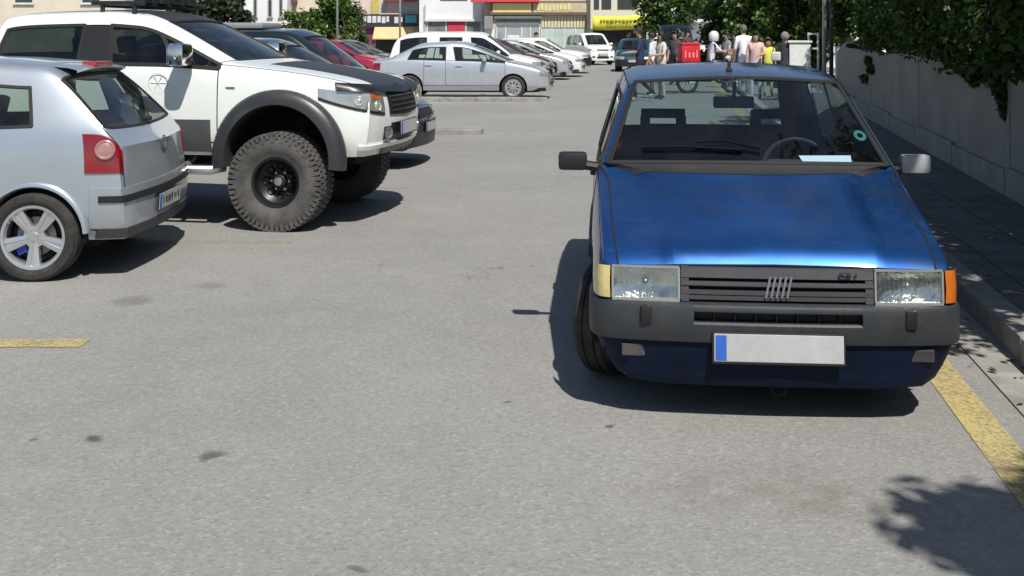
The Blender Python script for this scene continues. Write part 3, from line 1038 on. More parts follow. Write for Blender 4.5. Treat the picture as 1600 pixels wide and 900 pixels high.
pole(527, 52, 0.06, 7, GALV, 'pale pole in front of the conical tree left of the pink building')
pole(625, 60, 0.06, 6, GALV, 'thin grey pole in front of the tan shop awning')

# ------------------------------------------------------------------ buildings
def bld(name, label, px0, px1, D, h, wm, depth=9.0):
    x0, x1 = (px0 - 800) / 1750 * D, (px1 - 800) / 1750 * D
    o = empty(name, ((x0 + x1) / 2, D, 0)); tag(o, label, 'building')
    w = (x1 - x0) / 2
    q = MB(); q.box(-w, w, 0, depth, 0, h); q.build('wall', wm, o)
    q = MB(); q.box(-w - 0.15, w + 0.15, -0.2, depth + 0.2, h, h + 0.25); q.build('roof', mat('roof slab', (0.4, 0.37, 0.34), 0.9), o)
    o['w'] = w; o['D'] = D; o['cx'] = (x0 + x1) / 2
    return o
def rect(o, px0, px1, py0, py1, m, name, out=0.05, parent=None, dep=0.05, y0=0.0):
    """slab on the facade between photo pixel columns/rows at the facade's distance"""
    D, cx = o['D'], o['cx']
    xa, xb = (px0 - 800) / 1750 * D - cx, (px1 - 800) / 1750 * D - cx
    za, zb = CAM_H - (py1 - 55) / 1750 * D, CAM_H - (py0 - 55) / 1750 * D
    q = MB(); q.box(xa, xb, -out, -out + dep + (0.0 if out < 0.2 else out), za, zb)
    return q.build(name, m, parent or o)
WIN = mat('window glass', (0.03, 0.04, 0.045), 0.08, spec=0.8, var=0.3, scale=0.7)
WFR = mat('window frame', (0.6, 0.6, 0.58), 0.6)
def window(o, x, z, w, h, fm=WFR, gm=WIN):
    f = MB()
    for a in ((x - w / 2, x + w / 2, z, z + 0.06), (x - w / 2, x + w / 2, z + h - 0.06, z + h), (x - w / 2, x - w / 2 + 0.06, z + 0.06, z + h - 0.06), (x + w / 2 - 0.06, x + w / 2, z + 0.06, z + h - 0.06)):
        f.box(a[0], a[1], -0.06, 0.02, a[2], a[3])
    fo = f.build('window', fm, o)
    p = MB(); p.box(x - w / 2 + 0.06, x + w / 2 - 0.06, -0.02, 0.015, z + 0.06, z + h - 0.06); p.build('pane', gm, fo)
    s = MB(); s.box(x - w / 2 - 0.06, x + w / 2 + 0.06, -0.14, -0.003, z - 0.07, z - 0.002); s.build('sill', fm, fo)
    return fo
def floors(o, z0, n, every, w=1.3, h=1.4, step=3.0, fm=WFR):
    W = o['w']
    k = max(1, int(2 * W / every))
    for f in range(n):
        for i in range(k):
            window(o, -W + (i + 0.5) * 2 * W / k, z0 + f * step, w, h, fm)

CREAM = mat('cream plaster', (0.62, 0.56, 0.45), 0.9, var=0.1, scale=0.6, dirt=0.2)
WPL = mat('white plaster', (0.70, 0.71, 0.72), 0.9, var=0.07, scale=0.6, dirt=0.12)
PINK = mat('pink plaster', (0.62, 0.48, 0.44), 0.9, var=0.1, scale=0.6, dirt=0.15)
OCHRE = mat('ochre panel', (0.50, 0.42, 0.12), 0.8, var=0.15)
TAN = mat('tan awning cloth', (0.60, 0.46, 0.24), 0.85, var=0.1, scale=2)
REDC = mat('red sign', (0.50, 0.035, 0.06), 0.6, var=0.1)
DK = mat('recess shade', (0.02, 0.022, 0.024), 0.4, var=0.3, scale=1)  # near-black colour stands in for the shade inside openings
GRYM = mat('grey shutter', (0.16, 0.17, 0.17), 0.6, var=0.2)
YELB = mat('yellow banner cloth', (0.66, 0.62, 0.06), 0.7, var=0.1, scale=2)
YELS = mat('pale yellow sign', (0.68, 0.60, 0.26), 0.6, var=0.1, scale=2)

b1 = bld('apartment_building', 'cream apartment block at the far left above the pickup roof', -330, 195, 76, 12, CREAM); floors(b1, 3.75, 3, 4.2)
b2 = bld('apartment_building', 'dusty white block rising behind the dark trees over the pickup', 200, 378, 82, 13, mat('dusty plaster', (0.5, 0.49, 0.45), 0.9, var=0.1, dirt=0.2)); floors(b2, 1.2, 4, 3.6)
b3 = bld('apartment_building', 'white block with narrow slit windows above the red parasol', 381, 449, 78, 12, WPL)
for (px, w_) in ((399, 0.26), (422, 0.3), (439, 0.26)):
    D = 78; window(b3, (px - 800) / 1750 * D - b3['cx'], CAM_H + (55 - 27) / 1750 * D, w_, 1.25, mat('grey reveal', (0.3, 0.31, 0.32), 0.8))
    window(b3, (px - 800) / 1750 * D - b3['cx'], 5.6, w_ + 0.4, 1.25)
rect(b3, 383, 447, 62, 90, DK, 'shop_opening')
b4 = bld('apartment_building', 'cream block with dark balcony left of the conical tree', 452, 546, 80, 12, CREAM); floors(b4, 4.6, 2, 3)
rect(b4, 447, 465, 0, 6, mat('dark red balcony', (0.12, 0.06, 0.06), 0.8), 'balcony', 0.8)
rect(b4, 512, 524, 12, 34, WPL, 'shutter'); rect(b4, 470, 500, 18, 45, DK, 'doorway', 0.03)
b5 = bld('shop_building', 'pink building with a black lettered banner and tan awning', 548, 653, 72, 11, PINK); floors(b5, 5.2, 2, 2.2)
for (a, c) in ((550, 556), (565, 571)): rect(b5, a, c, 0, 22, CREAM, 'column', 0.12)
rect(b5, 580, 592, 0, 22, OCHRE, 'ochre_panel', 0.08); rect(b5, 600, 652, -4, 2, mat('dark red rail', (0.25, 0.03, 0.05), 0.7), 'balcony_rail', 0.5)
for (a, c) in ((596, 604), (628, 650)): rect(b5, a, c, 4, 19, mat('pale pane', (0.35, 0.4, 0.42), 0.2), 'window_pane', 0.04)
bn = rect(b5, 565, 655, 22.5, 41, mat('black banner', (0.025, 0.027, 0.035), 0.6), 'shop_banner', 0.45)
rnd = random.Random(9)
x_ = 569
while x_ < 629:
    wpx = rnd.uniform(3.5, 6.5)
    if not (610 < x_ < 617): rect(b5, x_, x_ + wpx, 26 + rnd.uniform(-1, 1.5), 36 + rnd.uniform(-2, 1), mat('pale lettering', (0.55, 0.58, 0.62), 0.6), 'lettering', 0.47, bn, 0.0)
    x_ += wpx + 1.6
rect(b5, 634, 652, 24, 36, mat('turquoise sign', (0.05, 0.32, 0.42), 0.5, var=0.2), 'sign_panel', 0.48, bn, 0.0)
aw = MB(); D = 72; xa, xb = (587 - 800) / 1750 * D - b5['cx'], (648 - 800) / 1750 * D - b5['cx']
aw.prism([(xa, -0.46, 2.12), (xa, -1.6, 1.42), (xa, -1.6, 1.34), (xa, -0.46, 2.04)], (xb - xa, 0, 0)); aw.build('awning', TAN, b5)
rect(b5, 570, 585, 44, 68, mat('maroon panel', (0.2, 0.03, 0.07), 0.7), 'maroon_panel', 0.1); rect(b5, 587, 650, 58, 95, DK, 'shop_opening', 0.04)
b6 = bld('shop_building', 'white shop building with a red square sign over glass front', 655, 757, 68, 10, WPL); floors(b6, 4.6, 2, 2.6)
rect(b6, 668, 752, 33, 60, mat('grey shop glass', (0.16, 0.17, 0.18), 0.25, var=0.5, scale=1.5), 'shop_window', 0.04)
rect(b6, 664, 754, 29.5, 33.5, mat('white fascia edge', (0.62, 0.63, 0.63), 0.7), 'fascia', 0.25); rect(b6, 700, 726, 34, 52, REDC, 'red_sign', 0.1)
for px in (668, 697, 728, 752): rect(b6, px - 1, px + 1, 34, 60, WFR, 'mullion', 0.07)
rect(b6, 688, 730, -6, 0.5, mat('dark window', (0.06, 0.07, 0.08), 0.3), 'window_pane', 0.04)
for px in (664, 754): rect(b6, px - 1.2, px + 1.2, 8, 60, mat('grey downpipe', (0.4, 0.4, 0.41), 0.6), 'downpipe', 0.12)
b7 = bld('shop_building', 'tan shop building with a long pale yellow sign and ribbed panels', 757, 920, 66, 9, mat('tan plaster', (0.50, 0.45, 0.38), 0.9, var=0.1, dirt=0.2)); floors(b7, 4.9, 1, 2.4)
rect(b7, 736, 842, -4, 3.5, mat('red banner', (0.62, 0.05, 0.08), 0.7), 'red_banner', 0.7)
sg_ = rect(b7, 766, 919, 2, 23, mat('sign frame brown', (0.16, 0.12, 0.08), 0.7), 'sign_board', 0.35)
rect(b7, 770, 830, 5, 19.5, YELS, 'sign_panel', 0.38, sg_, 0.0); rect(b7, 833, 917, 5, 19.5, mat('tan sign', (0.48, 0.42, 0.27), 0.6, var=0.15), 'sign_panel', 0.38, sg_, 0.0)
x_ = 838
while x_ < 888:
    wpx = rnd.uniform(3.5, 6); rect(b7, x_, x_ + wpx, 7 + rnd.uniform(-1, 2), 16 + rnd.uniform(-1, 1), YELS, 'lettering', 0.40, sg_, 0.0); x_ += wpx + 2
rect(b7, 772, 846, 25, 29, WPL, 'lintel', 0.2); rect(b7, 776, 843, 29.5, 42, GRYM, 'shutter', 0.05); rect(b7, 776, 843, 42, 95, mat('shop glass pale', (0.30, 0.36, 0.36), 0.2, var=0.3, scale=1), 'shop_window', 0.03)
for px in (776, 790, 815, 829, 843): rect(b7, px - 1, px + 1, 42, 90, WFR, 'mullion', 0.06)
rect(b7, 793, 811, 55, 70, mat('white notice', (0.7, 0.74, 0.76), 0.7), 'notice_board', 0.08)
rect(b7, 757, 770, 25, 45, mat('air conditioner', (0.25, 0.24, 0.24), 0.7), 'air_conditioner', 0.35); rect(b7, 757, 772, 45, 90, WPL, 'wall_panel', 0.05)
for i in range(14):
    px = 846 + i * 5; rect(b7, px, px + 4, 23.5, 43, mat('ribbed cream panel', (0.60, 0.54, 0.36), 0.8, var=0.1), 'rib', 0.10)
rect(b7, 846, 916, 43.5, 90, mat('green glass', (0.45, 0.55, 0.50), 0.2, var=0.2, scale=1), 'shop_window', 0.05)
for px in (846, 862, 881, 899, 916): rect(b7, px - 0.8, px + 0.8, 43.5, 90, WFR, 'mullion', 0.08)
rect(b7, 916, 922, 0, 95, mat('brown column', (0.10, 0.085, 0.07), 0.8), 'column', 0.4)
b8 = bld('shop_building', 'cream shop with a sagging yellow banner over a dark front', 922, 1013, 74, 9, mat('pale cream plaster', (0.62, 0.60, 0.52), 0.9, var=0.1, dirt=0.2)); floors(b8, 5.2, 1, 2.6)
for (a, c) in ((928, 936), (940, 955), (965, 996)): rect(b8, a, c, -8, 14, mat('dark glass', (0.05, 0.055, 0.06), 0.3), 'window_pane', 0.05)
rect(b8, 926, 1010, 47, 100, DK, 'shop_opening', 0.05)  # flat slab, the recess shade under the banner is its colour
q = MB(); D = 74; P = []
for i in range(19):
    px = 925 + (1008 - 925) * i / 18
    sag = 2.0 * math.sin(math.pi * i / 18)
    xx = (px - 800) / 1750 * D - b8['cx']
    P.append([(xx, -0.6 + 0.04 * math.sin(i * 1.3), CAM_H - (py + sag * k_ - 55) / 1750 * D) for py, k_ in ((25.5 - 2.5 * (i / 18), 0.6), (36, 0.5), (47 - 4 * (i / 18), 1))])
q.grid(P); yb = q.build('yellow_banner', YELB, b8, smooth=True)
md = yb.modifiers.new('t', 'SOLIDIFY'); md.thickness = 0.02
x_ = 937
while x_ < 1000:
    wpx = rnd.uniform(3, 6); rect(b8, x_, x_ + wpx, 30.5, 33.5, mat('olive lettering', (0.36, 0.34, 0.06), 0.7), 'lettering', 0.72, yb, 0.0)
    if x_ > 944 and x_ < 992: rect(b8, x_, x_ + wpx, 37.5, 41, mat('olive lettering', (0.36, 0.34, 0.06), 0.7), 'lettering', 0.72, yb, 0.0)
    x_ += wpx + 1.5
b9 = bld('apartment_building', 'grey white apartment block with balconies between the trees', 1020, 1128, 96, 15, WPL)
for k in range(4):
    z = 2.7 + 3.0 * k
    D = 96
    for (a, c) in ((1073, 1119),):
        xa, xb = (a - 800) / 1750 * D - b9['cx'], (c - 800) / 1750 * D - b9['cx']
        q = MB(); q.box(xa, xb, -1.3, -0.01, z, z + 0.22); bo_ = q.build('balcony', WPL, b9)
        q = MB()
        for i in range(13):
            xx = xa + 0.1 + (xb - xa - 0.2) * i / 12; q.box(xx - 0.02, xx + 0.02, -1.27, -1.23, z + 0.22, z + 1.1)
        q.box(xa, xb, -1.28, -1.22, z + 1.1, z + 1.16); q.build('railing', mat('dark rail', (0.05, 0.05, 0.055), 0.6), bo_)
        q = MB(); q.box(xa + 0.3, xb - 0.3, -0.03, 0.01, z + 0.3, z + 2.4); q.build('balcony_door', WIN, b9)
b10 = bld('apartment_building', 'beige block mostly hidden behind the trees at the right', 1130, 1700, 105, 15, CREAM); floors(b10, 1.5, 4, 4)

# red parasol
pr = empty('parasol', at(418, 92, 76).xy.to_3d()); tag(pr, 'faded red parasol below the white block with slit windows', 'parasol')
q = MB(); q.lathe([(0.75, 1.75), (0.78, 1.95), (0.5, 2.25), (0.05, 2.45)], 8, 'z'); q.build('canopy', mat('faded red cloth', (0.22, 0.05, 0.06), 0.85, var=0.2), pr)
q = MB(); q.tube([(0, 0, 0), (0, 0, 2.4)], 0.03, 8); q.lathe([(0.3, 0), (0.3, 0.06), (0.03, 0.08)], 12, 'z'); q.build('pole', GALV, pr)
# ------------------------------------------------------------------ hero: old blue hatchback
def uno_paint():
    m = mat('worn blue paint', (0.009, 0.068, 0.25), 0.4, 0.7, coat=0.7, var=0.25, scale=2.2, rvar=0.1)
    nt = m.node_tree
    b = nt.nodes['Principled BSDF']
    # sun-faded chalky patches on the clear coat with a ragged outline of their own
    tc = nt.nodes.new('ShaderNodeTexCoord')
    n = nt.nodes.new('ShaderNodeTexNoise'); n.inputs['Scale'].default_value = 3.1; n.inputs['Detail'].default_value = 10; n.inputs['Roughness'].default_value = 0.62
    nt.links.new(tc.outputs['Object'], n.inputs['Vector'])
    r = nt.nodes.new('ShaderNodeMapRange'); r.inputs['From Min'].default_value = 0.5; r.inputs['From Max'].default_value = 0.68
    r.inputs['To Max'].default_value = 0.7
    nt.links.new(n.outputs['Fac'], r.inputs['Value'])
    old = b.inputs['Base Color'].links[0].from_socket
    mx = nt.nodes.new('ShaderNodeMix'); mx.data_type = 'RGBA'
    mx.inputs['B'].default_value = (0.045, 0.085, 0.19, 1)
    nt.links.new(r.outputs[0], mx.inputs['Factor']); nt.links.new(old, mx.inputs['A'])
    # fine scratches
    w = nt.nodes.new('ShaderNodeTexNoise'); w.inputs['Scale'].default_value = 40; w.inputs['Detail'].default_value = 3
    mp = nt.nodes.new('ShaderNodeMapping'); mp.inputs['Scale'].default_value = (1, 0.12, 1)
    nt.links.new(tc.outputs['Object'], mp.inputs['Vector']); nt.links.new(mp.outputs[0], w.inputs['Vector'])
    r2 = nt.nodes.new('ShaderNodeMapRange'); r2.inputs['From Min'].default_value = 0.68; r2.inputs['From Max'].default_value = 0.74; r2.inputs['To Max'].default_value = 0.5
    nt.links.new(w.outputs['Fac'], r2.inputs['Value'])
    m3 = nt.nodes.new('ShaderNodeMix'); m3.data_type = 'RGBA'; m3.inputs['B'].default_value = (0.12, 0.15, 0.22, 1)
    nt.links.new(r2.outputs[0], m3.inputs['Factor']); nt.links.new(mx.outputs['Result'], m3.inputs['A'])
    nt.links.new(m3.outputs['Result'], b.inputs['Base Color'])
    return m

def build_uno():
    L = 3.69; x0 = L / 2
    fwd = Vector((-0.082, -1, 0)).normalized()
    fc = Vector((1.085, 4.56, 0))
    root = empty('hatchback_car', fc - fwd * x0, math.atan2(fwd.y, fwd.x))
    tag(root, 'old worn blue hatchback with grey bumper facing the camera beside the kerb', 'car')
    paint = uno_paint()
    bumpm = mat('weathered grey bumper', (0.026, 0.03, 0.035), 0.5, var=0.15, scale=8, dirt=0.12, bump=0.12, bscale=140)
    grm = mat('grey grille plastic', (0.055, 0.055, 0.062), 0.5, var=0.1, dirt=0.15)
    zs, zm = 0.21, 0.42
    H = lambda s, w, zb, zc, **k: HC(s, w, zb, zc, zs, zm, **k)
    Cb = lambda *a, **k: CC(*a, zs, zm, **k)
    hi = dict(ins=(0.085, 0.275, 0.325))
    cols = [
        H(0.085, 0.735, 0.628, 0.645, ds=(0.13, 0.12, 0.1, 0.06, 0.015), **hi),
        H(0.122, 0.741, 0.658, 0.698, **hi),
        H(0.20, 0.747, 0.690, 0.736, **hi),
        H(0.42, 0.758, 0.752, 0.797, **hi),
        H(0.78, 0.768, 0.842, 0.887, **hi),
        H(0.965, 0.772, 0.885, 0.932, ins=(0.085, 0.25, 0.31)),
        WB(1.05, 0.774, 0.912, zs, zm, h=0.05, fwd=0.10, pin=0.06, gin=0.03),
        Cb(1.30, 0.776, 0.915, 1.51, 0.575, 1.318, 0.068, fwd=0.07, rin=0.038),
        Cb(1.36, 0.777, 0.915, 1.60, 0.58, 1.345, 0.075, rin=0.055),
        Cb(2.14, 0.778, 0.915, 2.12, 0.59, 1.385, 0.068),
        Cb(2.24, 0.778, 0.915, 2.20, 0.59, 1.385, 0.068),
        Cb(3.00, 0.765, 0.92, 2.92, 0.58, 1.365, 0.06),
        Cb(3.24, 0.755, 0.93, 3.16, 0.565, 1.34, 0.05, fwd=-0.03),
        WB(3.52, 0.745, 0.90, zs, zm, h=0.04, fwd=-0.05),
        H(3.60, 0.735, 0.84, 0.88),
    ]
    for c in cols[1:6]:
        z5, zc = c[5][2], c[8][2]
        c[6] = (c[6][0], c[6][1], z5 + (zc - z5) * 0.22); c[7] = (c[7][0], c[7][1], z5 + (zc - z5) * 0.86)
    lh = cols[5]; lh[7] = (0.945, lh[7][1], lh[7][2]); lh[8] = (0.885, 0, 0.915)
    tags = [('hood', 0, 6, 5, 8), ('cowl_panel', 5, 6, 6, 8), ('windscreen', 6, 7, 7, 8), ('side_window', 7, 9, 4, 5), ('front_quarter_window', 6, 7, 4, 5),
            ('rear_side_window', 10, 11, 4, 5), ('rear_window', 12, 13, 7, 8), ('door', 6, 9, 1, 4), ('tailgate', 13, 14, 4, 8), ('roof', 7, 12, 6, 8)]
    sh = build_shell(root, L, cols, tags,
                     {'body': paint, 'hood': paint, 'cowl_panel': mat('cowl grey plastic', (0.014, 0.014, 0.016), 0.6, dirt=0.08), 'windscreen': GLASSW, 'side_window': GLASS, 'rear_side_window': GLASS, 'rear_window': GLASS,
                      'front_quarter_window': GLASS, 'door': paint, 'tailgate': paint, 'roof': mat('faded sky-lit blue roof', (0.05, 0.085, 0.17), 0.42, 0.3, coat=0.5, var=0.2, scale=3)},  # roof colour mixes faded paint with sky sheen painted in
                     nose=(0.03, 0.03, 0.03, 0.03), arches=[(0.72, 0.27, 0.325, 0.4), (3.05, 0.27, 0.32, 0.4)], lvl=3,
                     rowcr={4: 0.45, 6: 0.7, 5: 0.5, 7: 0.75}, colcr={0: 0.5, 6: 0.8, 7: 0.7, 12: 0.7, 13: 0.7}, seal=0.022, gap=0.007,
                     names={'side_window': 'side_window'})
    F = lambda s, y, z: Vector((x0 - s, y, z))
    sf = lambda y: 0.036 + 0.03 * (abs(y) / 0.66) ** 2.2
    # wheels, steered to the car's right
    for sg in (1, -1):
        wheel(root, x0 - 0.72, sg * 0.675, 0.272, 0.165, 0.175, 'steel', sg, mat('grey steel rim', (0.25, 0.25, 0.26), 0.45, 0.6), steer=R(-24))
        wheel(root, x0 - 3.05, sg * 0.675, 0.272, 0.165, 0.175, 'steel', sg, mat('grey steel rim', (0.25, 0.25, 0.26), 0.45, 0.6))
        liner(root, x0 - 0.72, 0.755, 0.27, 0.325, sg); liner(root, x0 - 3.05, 0.745, 0.27, 0.32, sg)
    underbody(root, L, 0.76, 0.16, x0, [(0.36, 1.08), (2.7, 3.4)], start=0.3)
    eb = MB()
    eb.box(x0 - 1.0, x0 - 0.16, -0.6, 0.6, 0.25, 0.55); eb.build('engine_bay', UNDER, root)
    # bumper path
    half = [(0.40, 0.772), (0.26, 0.772), (0.17, 0.768), (0.115, 0.752), (0.075, 0.722), (0.05, 0.675), (0.036, 0.6), (0.02, 0.46), (0.012, 0.34)]
    mid = [(0.008, 0.25), (0.004, 0.12), (0.002, 0.0)]
    def path(pts): return [(x0 - s, y) for s, y in pts]
    right = [(s, -y) for s, y in half]
    allp = right + [(s, -y) for s, y in mid] + [(s, y) for s, y in mid[::-1][1:]] + half[::-1]
    seg_r = right
    seg_l = half[::-1]
    seg_m = [(0.012, -0.34)] + [(s, -y) for s, y in mid] + [(s, y) for s, y in mid[::-1][1:]] + [(0.012, 0.34)]
    b = MB()
    full = [(-0.10, 0.34), (-0.004, 0.338), (0.0, 0.346), (0.0, 0.47), (-0.006, 0.488), (-0.02, 0.496), (-0.12, 0.5)]
    for sgm, pr in ((seg_r, full), (seg_l, full),
                    (seg_m, [(-0.10, 0.34), (-0.004, 0.338), (0.0, 0.346), (0.0, 0.412), (-0.008, 0.42), (-0.1, 0.42)]),
                    (seg_m, [(-0.10, 0.462), (-0.004, 0.462), (0.0, 0.466), (0.0, 0.478), (-0.006, 0.49), (-0.02, 0.496), (-0.12, 0.5)])):
        sw = sweep(path(sgm), pr)
        b.add(sw.v, sw.f)
    bo = b.build('front_bumper', bumpm, root, smooth=True, angle=35)
    ap = MB()
    apl = [(-0.12, 0.15), (-0.06, 0.148), (-0.045, 0.152), (-0.036, 0.175), (-0.028, 0.20), (-0.03, 0.235), (-0.022, 0.25), (-0.02, 0.336), (-0.03, 0.341)]
    P = []
    for i_, (s_a, y_a) in enumerate(allp):
        a_ = Vector(path(allp)[max(i_ - 1, 0)]); b_ = Vector(path(allp)[min(i_ + 1, len(allp) - 1)])
        t_ = (b_ - a_).normalized(); n_ = Vector((t_.y, -t_.x))
        k_ = min(1, max(0, (abs(y_a) - 0.58) / 0.19)) + (0.35 if s_a > 0.2 else 0)
        row = []
        for (o_, z_) in apl:
            f_ = (0.341 - z_) / 0.193
            row.append((x0 - s_a + n_.x * (o_ - 0.05 * k_ * f_), y_a + n_.y * (o_ - 0.05 * k_ * f_), z_ + 0.075 * k_ * f_))
        P.append(row)
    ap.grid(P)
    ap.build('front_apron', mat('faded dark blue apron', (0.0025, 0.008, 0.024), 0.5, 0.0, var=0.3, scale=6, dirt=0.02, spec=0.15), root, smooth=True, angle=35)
    s_ = MB(); s_.box(x0 - 0.09, x0 - 0.075, -0.34, 0.34, 0.41, 0.47); s_.build('air_slot', BLACK, bo)
    g = MB()
    for k in range(1, 8):
        g.box(x0 - 0.075, x0 - 0.045, -0.34 + k * 0.085 - 0.004, -0.34 + k * 0.085 + 0.004, 0.42, 0.462)
    g.build('slot_rib', BLACK, bo)['kind'] = 'stuff'
    for sg in (1, -1):
        p = MB()
        p.bbox(x0 - 0.06, x0 - 0.016, sg * 0.535 - 0.024, sg * 0.535 + 0.024, 0.405, 0.484, 0.012)
        p.build('bumper_plug', BLACK, bo, smooth=True, angle=40)
        fl = MB()
        fl.bbox(x0 - 0.14, x0 - 0.052, sg * 0.575 - 0.06, sg * 0.575 + 0.06, 0.266, 0.318, 0.006, )
        fl.build('fog_lamp', mat('dull fog lens', (0.05, 0.047, 0.05), 0.3, coat=0.5, dirt=0.3, scale=20), root)
        # headlamps
        ya, yb = 0.402, 0.668
        hz0, hz1 = 0.508, 0.632
        hb = MB()
        P = []
        for i in range(9):
            row = []
            for j in range(7):
                y = ya + (yb - ya) * i / 8; z = hz0 + (hz1 - hz0) * j / 6
                u, v = (i / 4 - 1), (j / 3 - 1)
                row.append(F(sf(y) + 0.014 + 0.03 * (1 - min(1, (u * u * 0.7 + v * v * 0.7))), sg * y, z))
            P.append(row)
        hb.grid(P, flip=sg < 0)
        ho = hb.build('headlight', mat('old lamp reflector', (0.55, 0.58, 0.57), 0.16, 0.95, var=0.3, scale=14, bump=0.9, bscale=22), root, smooth=True)
        bu = MB(); bu.lathe([(0.001, 0.016), (0.011, 0.012), (0.014, 0.0), (0.014, -0.03)], 14, 'x', (x0 - sf(0.53) - 0.045, sg * 0.535, 0.57)); bu.build('bulb_shield', mat('lamp bulb shield', (0.3, 0.3, 0.3), 0.3, 0.7), ho, smooth=True)
        P = []
        for i in range(29):
            y = ya + (yb - ya) * i / 28
            rib = 0.0018 * (i % 2)
            P.append([F(sf(y) - 0.004 + rib + 0.014 * max(0, (z - 0.57) / 0.06) + 0.003, sg * y, z) for z in (hz0, 0.54, 0.57, 0.6, hz1)])
        le = MB(); le.grid(P, flip=sg < 0); le.build('lens', LENS, ho)
        fr = MB()
        for (y0, y1, z0, z1) in ((ya - 0.006, yb + 0.006, hz0 - 0.012, hz0), (ya - 0.006, yb + 0.006, hz1, hz1 + 0.006), (ya - 0.008, ya, hz0, hz1), (yb, yb + 0.008, hz0, hz1)):
            ym = (y0 + y1) / 2
            n = 6 if y1 - y0 > 0.1 else 1
            for k in range(n):
                a, c = y0 + (y1 - y0) * k / n, y0 + (y1 - y0) * (k + 1) / n
                fr.prism([F(sf(a) - 0.004 + (0.012 if z0 > 0.6 else 0), sg * a, z0), F(sf(c) - 0.004 + (0.012 if z0 > 0.6 else 0), sg * c, z0),
                          F(sf(c) - 0.004 + (0.012 if z1 > 0.6 else 0), sg * c, z1), F(sf(a) - 0.004 + (0.012 if z1 > 0.6 else 0), sg * a, z1)], (-0.03, 0, 0))
        fr.build('bezel', mat('lamp bezel', (0.42, 0.42, 0.40), 0.35, 0.5), ho)
        # corner indicator wrapping round the wing
        cm = AMBER if sg > 0 else mat('yellowed indicator lens', (0.62, 0.52, 0.22), 0.3, coat=0.5, var=0.15, scale=25)
        ci = MB(); P = []
        for (s, y) in ((0.066, 0.682), (0.074, 0.705), (0.09, 0.727), (0.125, 0.742), (0.17, 0.75), (0.215, 0.754)):
            P.append([F(s, sg * y, 0.505), F(s, sg * (y + 0.002), 0.57), F(s + 0.012, sg * y, 0.636)])
        ci.grid(P, flip=sg < 0)
        Q = [[F(0.066, sg * 0.682, 0.505), F(0.12, sg * 0.69, 0.505)], [F(0.066, sg * 0.684, 0.57), F(0.12, sg * 0.69, 0.57)], [F(0.078, sg * 0.682, 0.636), F(0.12, sg * 0.69, 0.636)]]
        ci.grid(Q)
        ci.build('corner_indicator', cm, root, smooth=True)
        if sg > 0:
            root.children[-1]['label'] = 'orange corner indicator'
        else:
            root.children[-1]['label'] = 'yellowed milky corner indicator'
        # door mirrors; sunlight on the left one is put into its paler grey
        mm = BLACK if sg < 0 else mat('sunlit grey mirror', (0.33, 0.33, 0.34), 0.5, var=0.08)
        mirror(root, sh, 1.22, 0.945, sg, mm, w=0.148, h=0.095, d=0.07, arm=0.055)
        handle(root, sh, 2.0, 0.80, sg, BLACK, 'door')
        # flank rub strip
        rs = MB()
        for (a, c) in ((1.08, 2.70), (3.4, 3.6)):
            n = 10
            for k in range(n):
                s0, s1 = a + (c - a) * k / n, a + (c - a) * (k + 1) / n
                q = [(x0 - s0, side_y(sh, s0, 0.5, sg) - sg * 0.01, 0.47), (x0 - s1, side_y(sh, s1, 0.5, sg) - sg * 0.01, 0.47),
                     (x0 - s1, side_y(sh, s1, 0.5, sg) - sg * 0.01, 0.54), (x0 - s0, side_y(sh, s0, 0.5, sg) - sg * 0.01, 0.54)]
                rs.prism(q, (0, sg * 0.025, 0))
        rs.build('side_moulding', bumpm, root)['kind'] = 'stuff'
        # rear lamp
        rl = MB(); rl.bbox(x0 - 3.66, x0 - 3.56, sg * 0.62 - 0.1, sg * 0.62 + 0.1, 0.55, 0.83, 0.02); rl.build('tail_light', REDL, root, smooth=True, angle=40)
    rb = sweep([(-x0 + 0.3, 0.772), (-x0 + 0.1, 0.765), (-x0 + 0.03, 0.72), (-x0, 0.6), (-x0, 0.0), (-x0, -0.6), (-x0 + 0.03, -0.72), (-x0 + 0.1, -0.765), (-x0 + 0.3, -0.772)],
               [(-0.1, 0.25), (0, 0.26), (0, 0.48), (-0.02, 0.5), (-0.12, 0.5)])
    rb.build('rear_bumper', bumpm, root, smooth=True, angle=35)
    # grille: surround with two dark slots, slats and the five slanted bars
    gy = 0.39
    gr = MB()
    def bar(z0, z1, y0=-gy, y1=gy, fr=0.0, dp=0.035, n=10):
        for k in range(n):
            a, c = y0 + (y1 - y0) * k / n, y0 + (y1 - y0) * (k + 1) / n
            zt = lambda z: 0.012 * max(0, (z - 0.57) / 0.06)
            gr.prism([F(sf(a) + fr + zt(z0), a, z0), F(sf(c) + fr + zt(z0), c, z0), F(sf(c) + fr + zt(z1), c, z1), F(sf(a) + fr + zt(z1), a, z1)], (-dp, 0, 0))
    bar(0.598, 0.637); bar(0.567, 0.578); bar(0.578, 0.582, fr=0.006); bar(0.53, 0.547); bar(0.508, 0.526, fr=0.003)
    bar(0.562, 0.5665, fr=0.008)
    bar(0.5, 0.64, -gy, -gy + 0.032, -0.001, n=1); bar(0.5, 0.64, gy - 0.032, gy, -0.001, n=1)
    go = gr.build('grille', grm, root)
    gb = MB(); gb.box(x0 - 0.12, x0 - 0.105, -gy, gy, 0.5, 0.64); gb.build('grille_backing', BLACK, go)
    for k in range(5):
        yb_ = 0.006 + (k - 2) * 0.0215
        e = MB()
        e.prism([F(sf(0) - 0.006, yb_ - 0.013, 0.522), F(sf(0) - 0.006, yb_ - 0.005, 0.522), F(sf(0) - 0.002, yb_ + 0.013, 0.607), F(sf(0) - 0.002, yb_ + 0.005, 0.607)], (-0.012, 0, 0))
        e.build('badge_bar', mat('badge silver', (0.36, 0.36, 0.38), 0.35, 0.7), go)
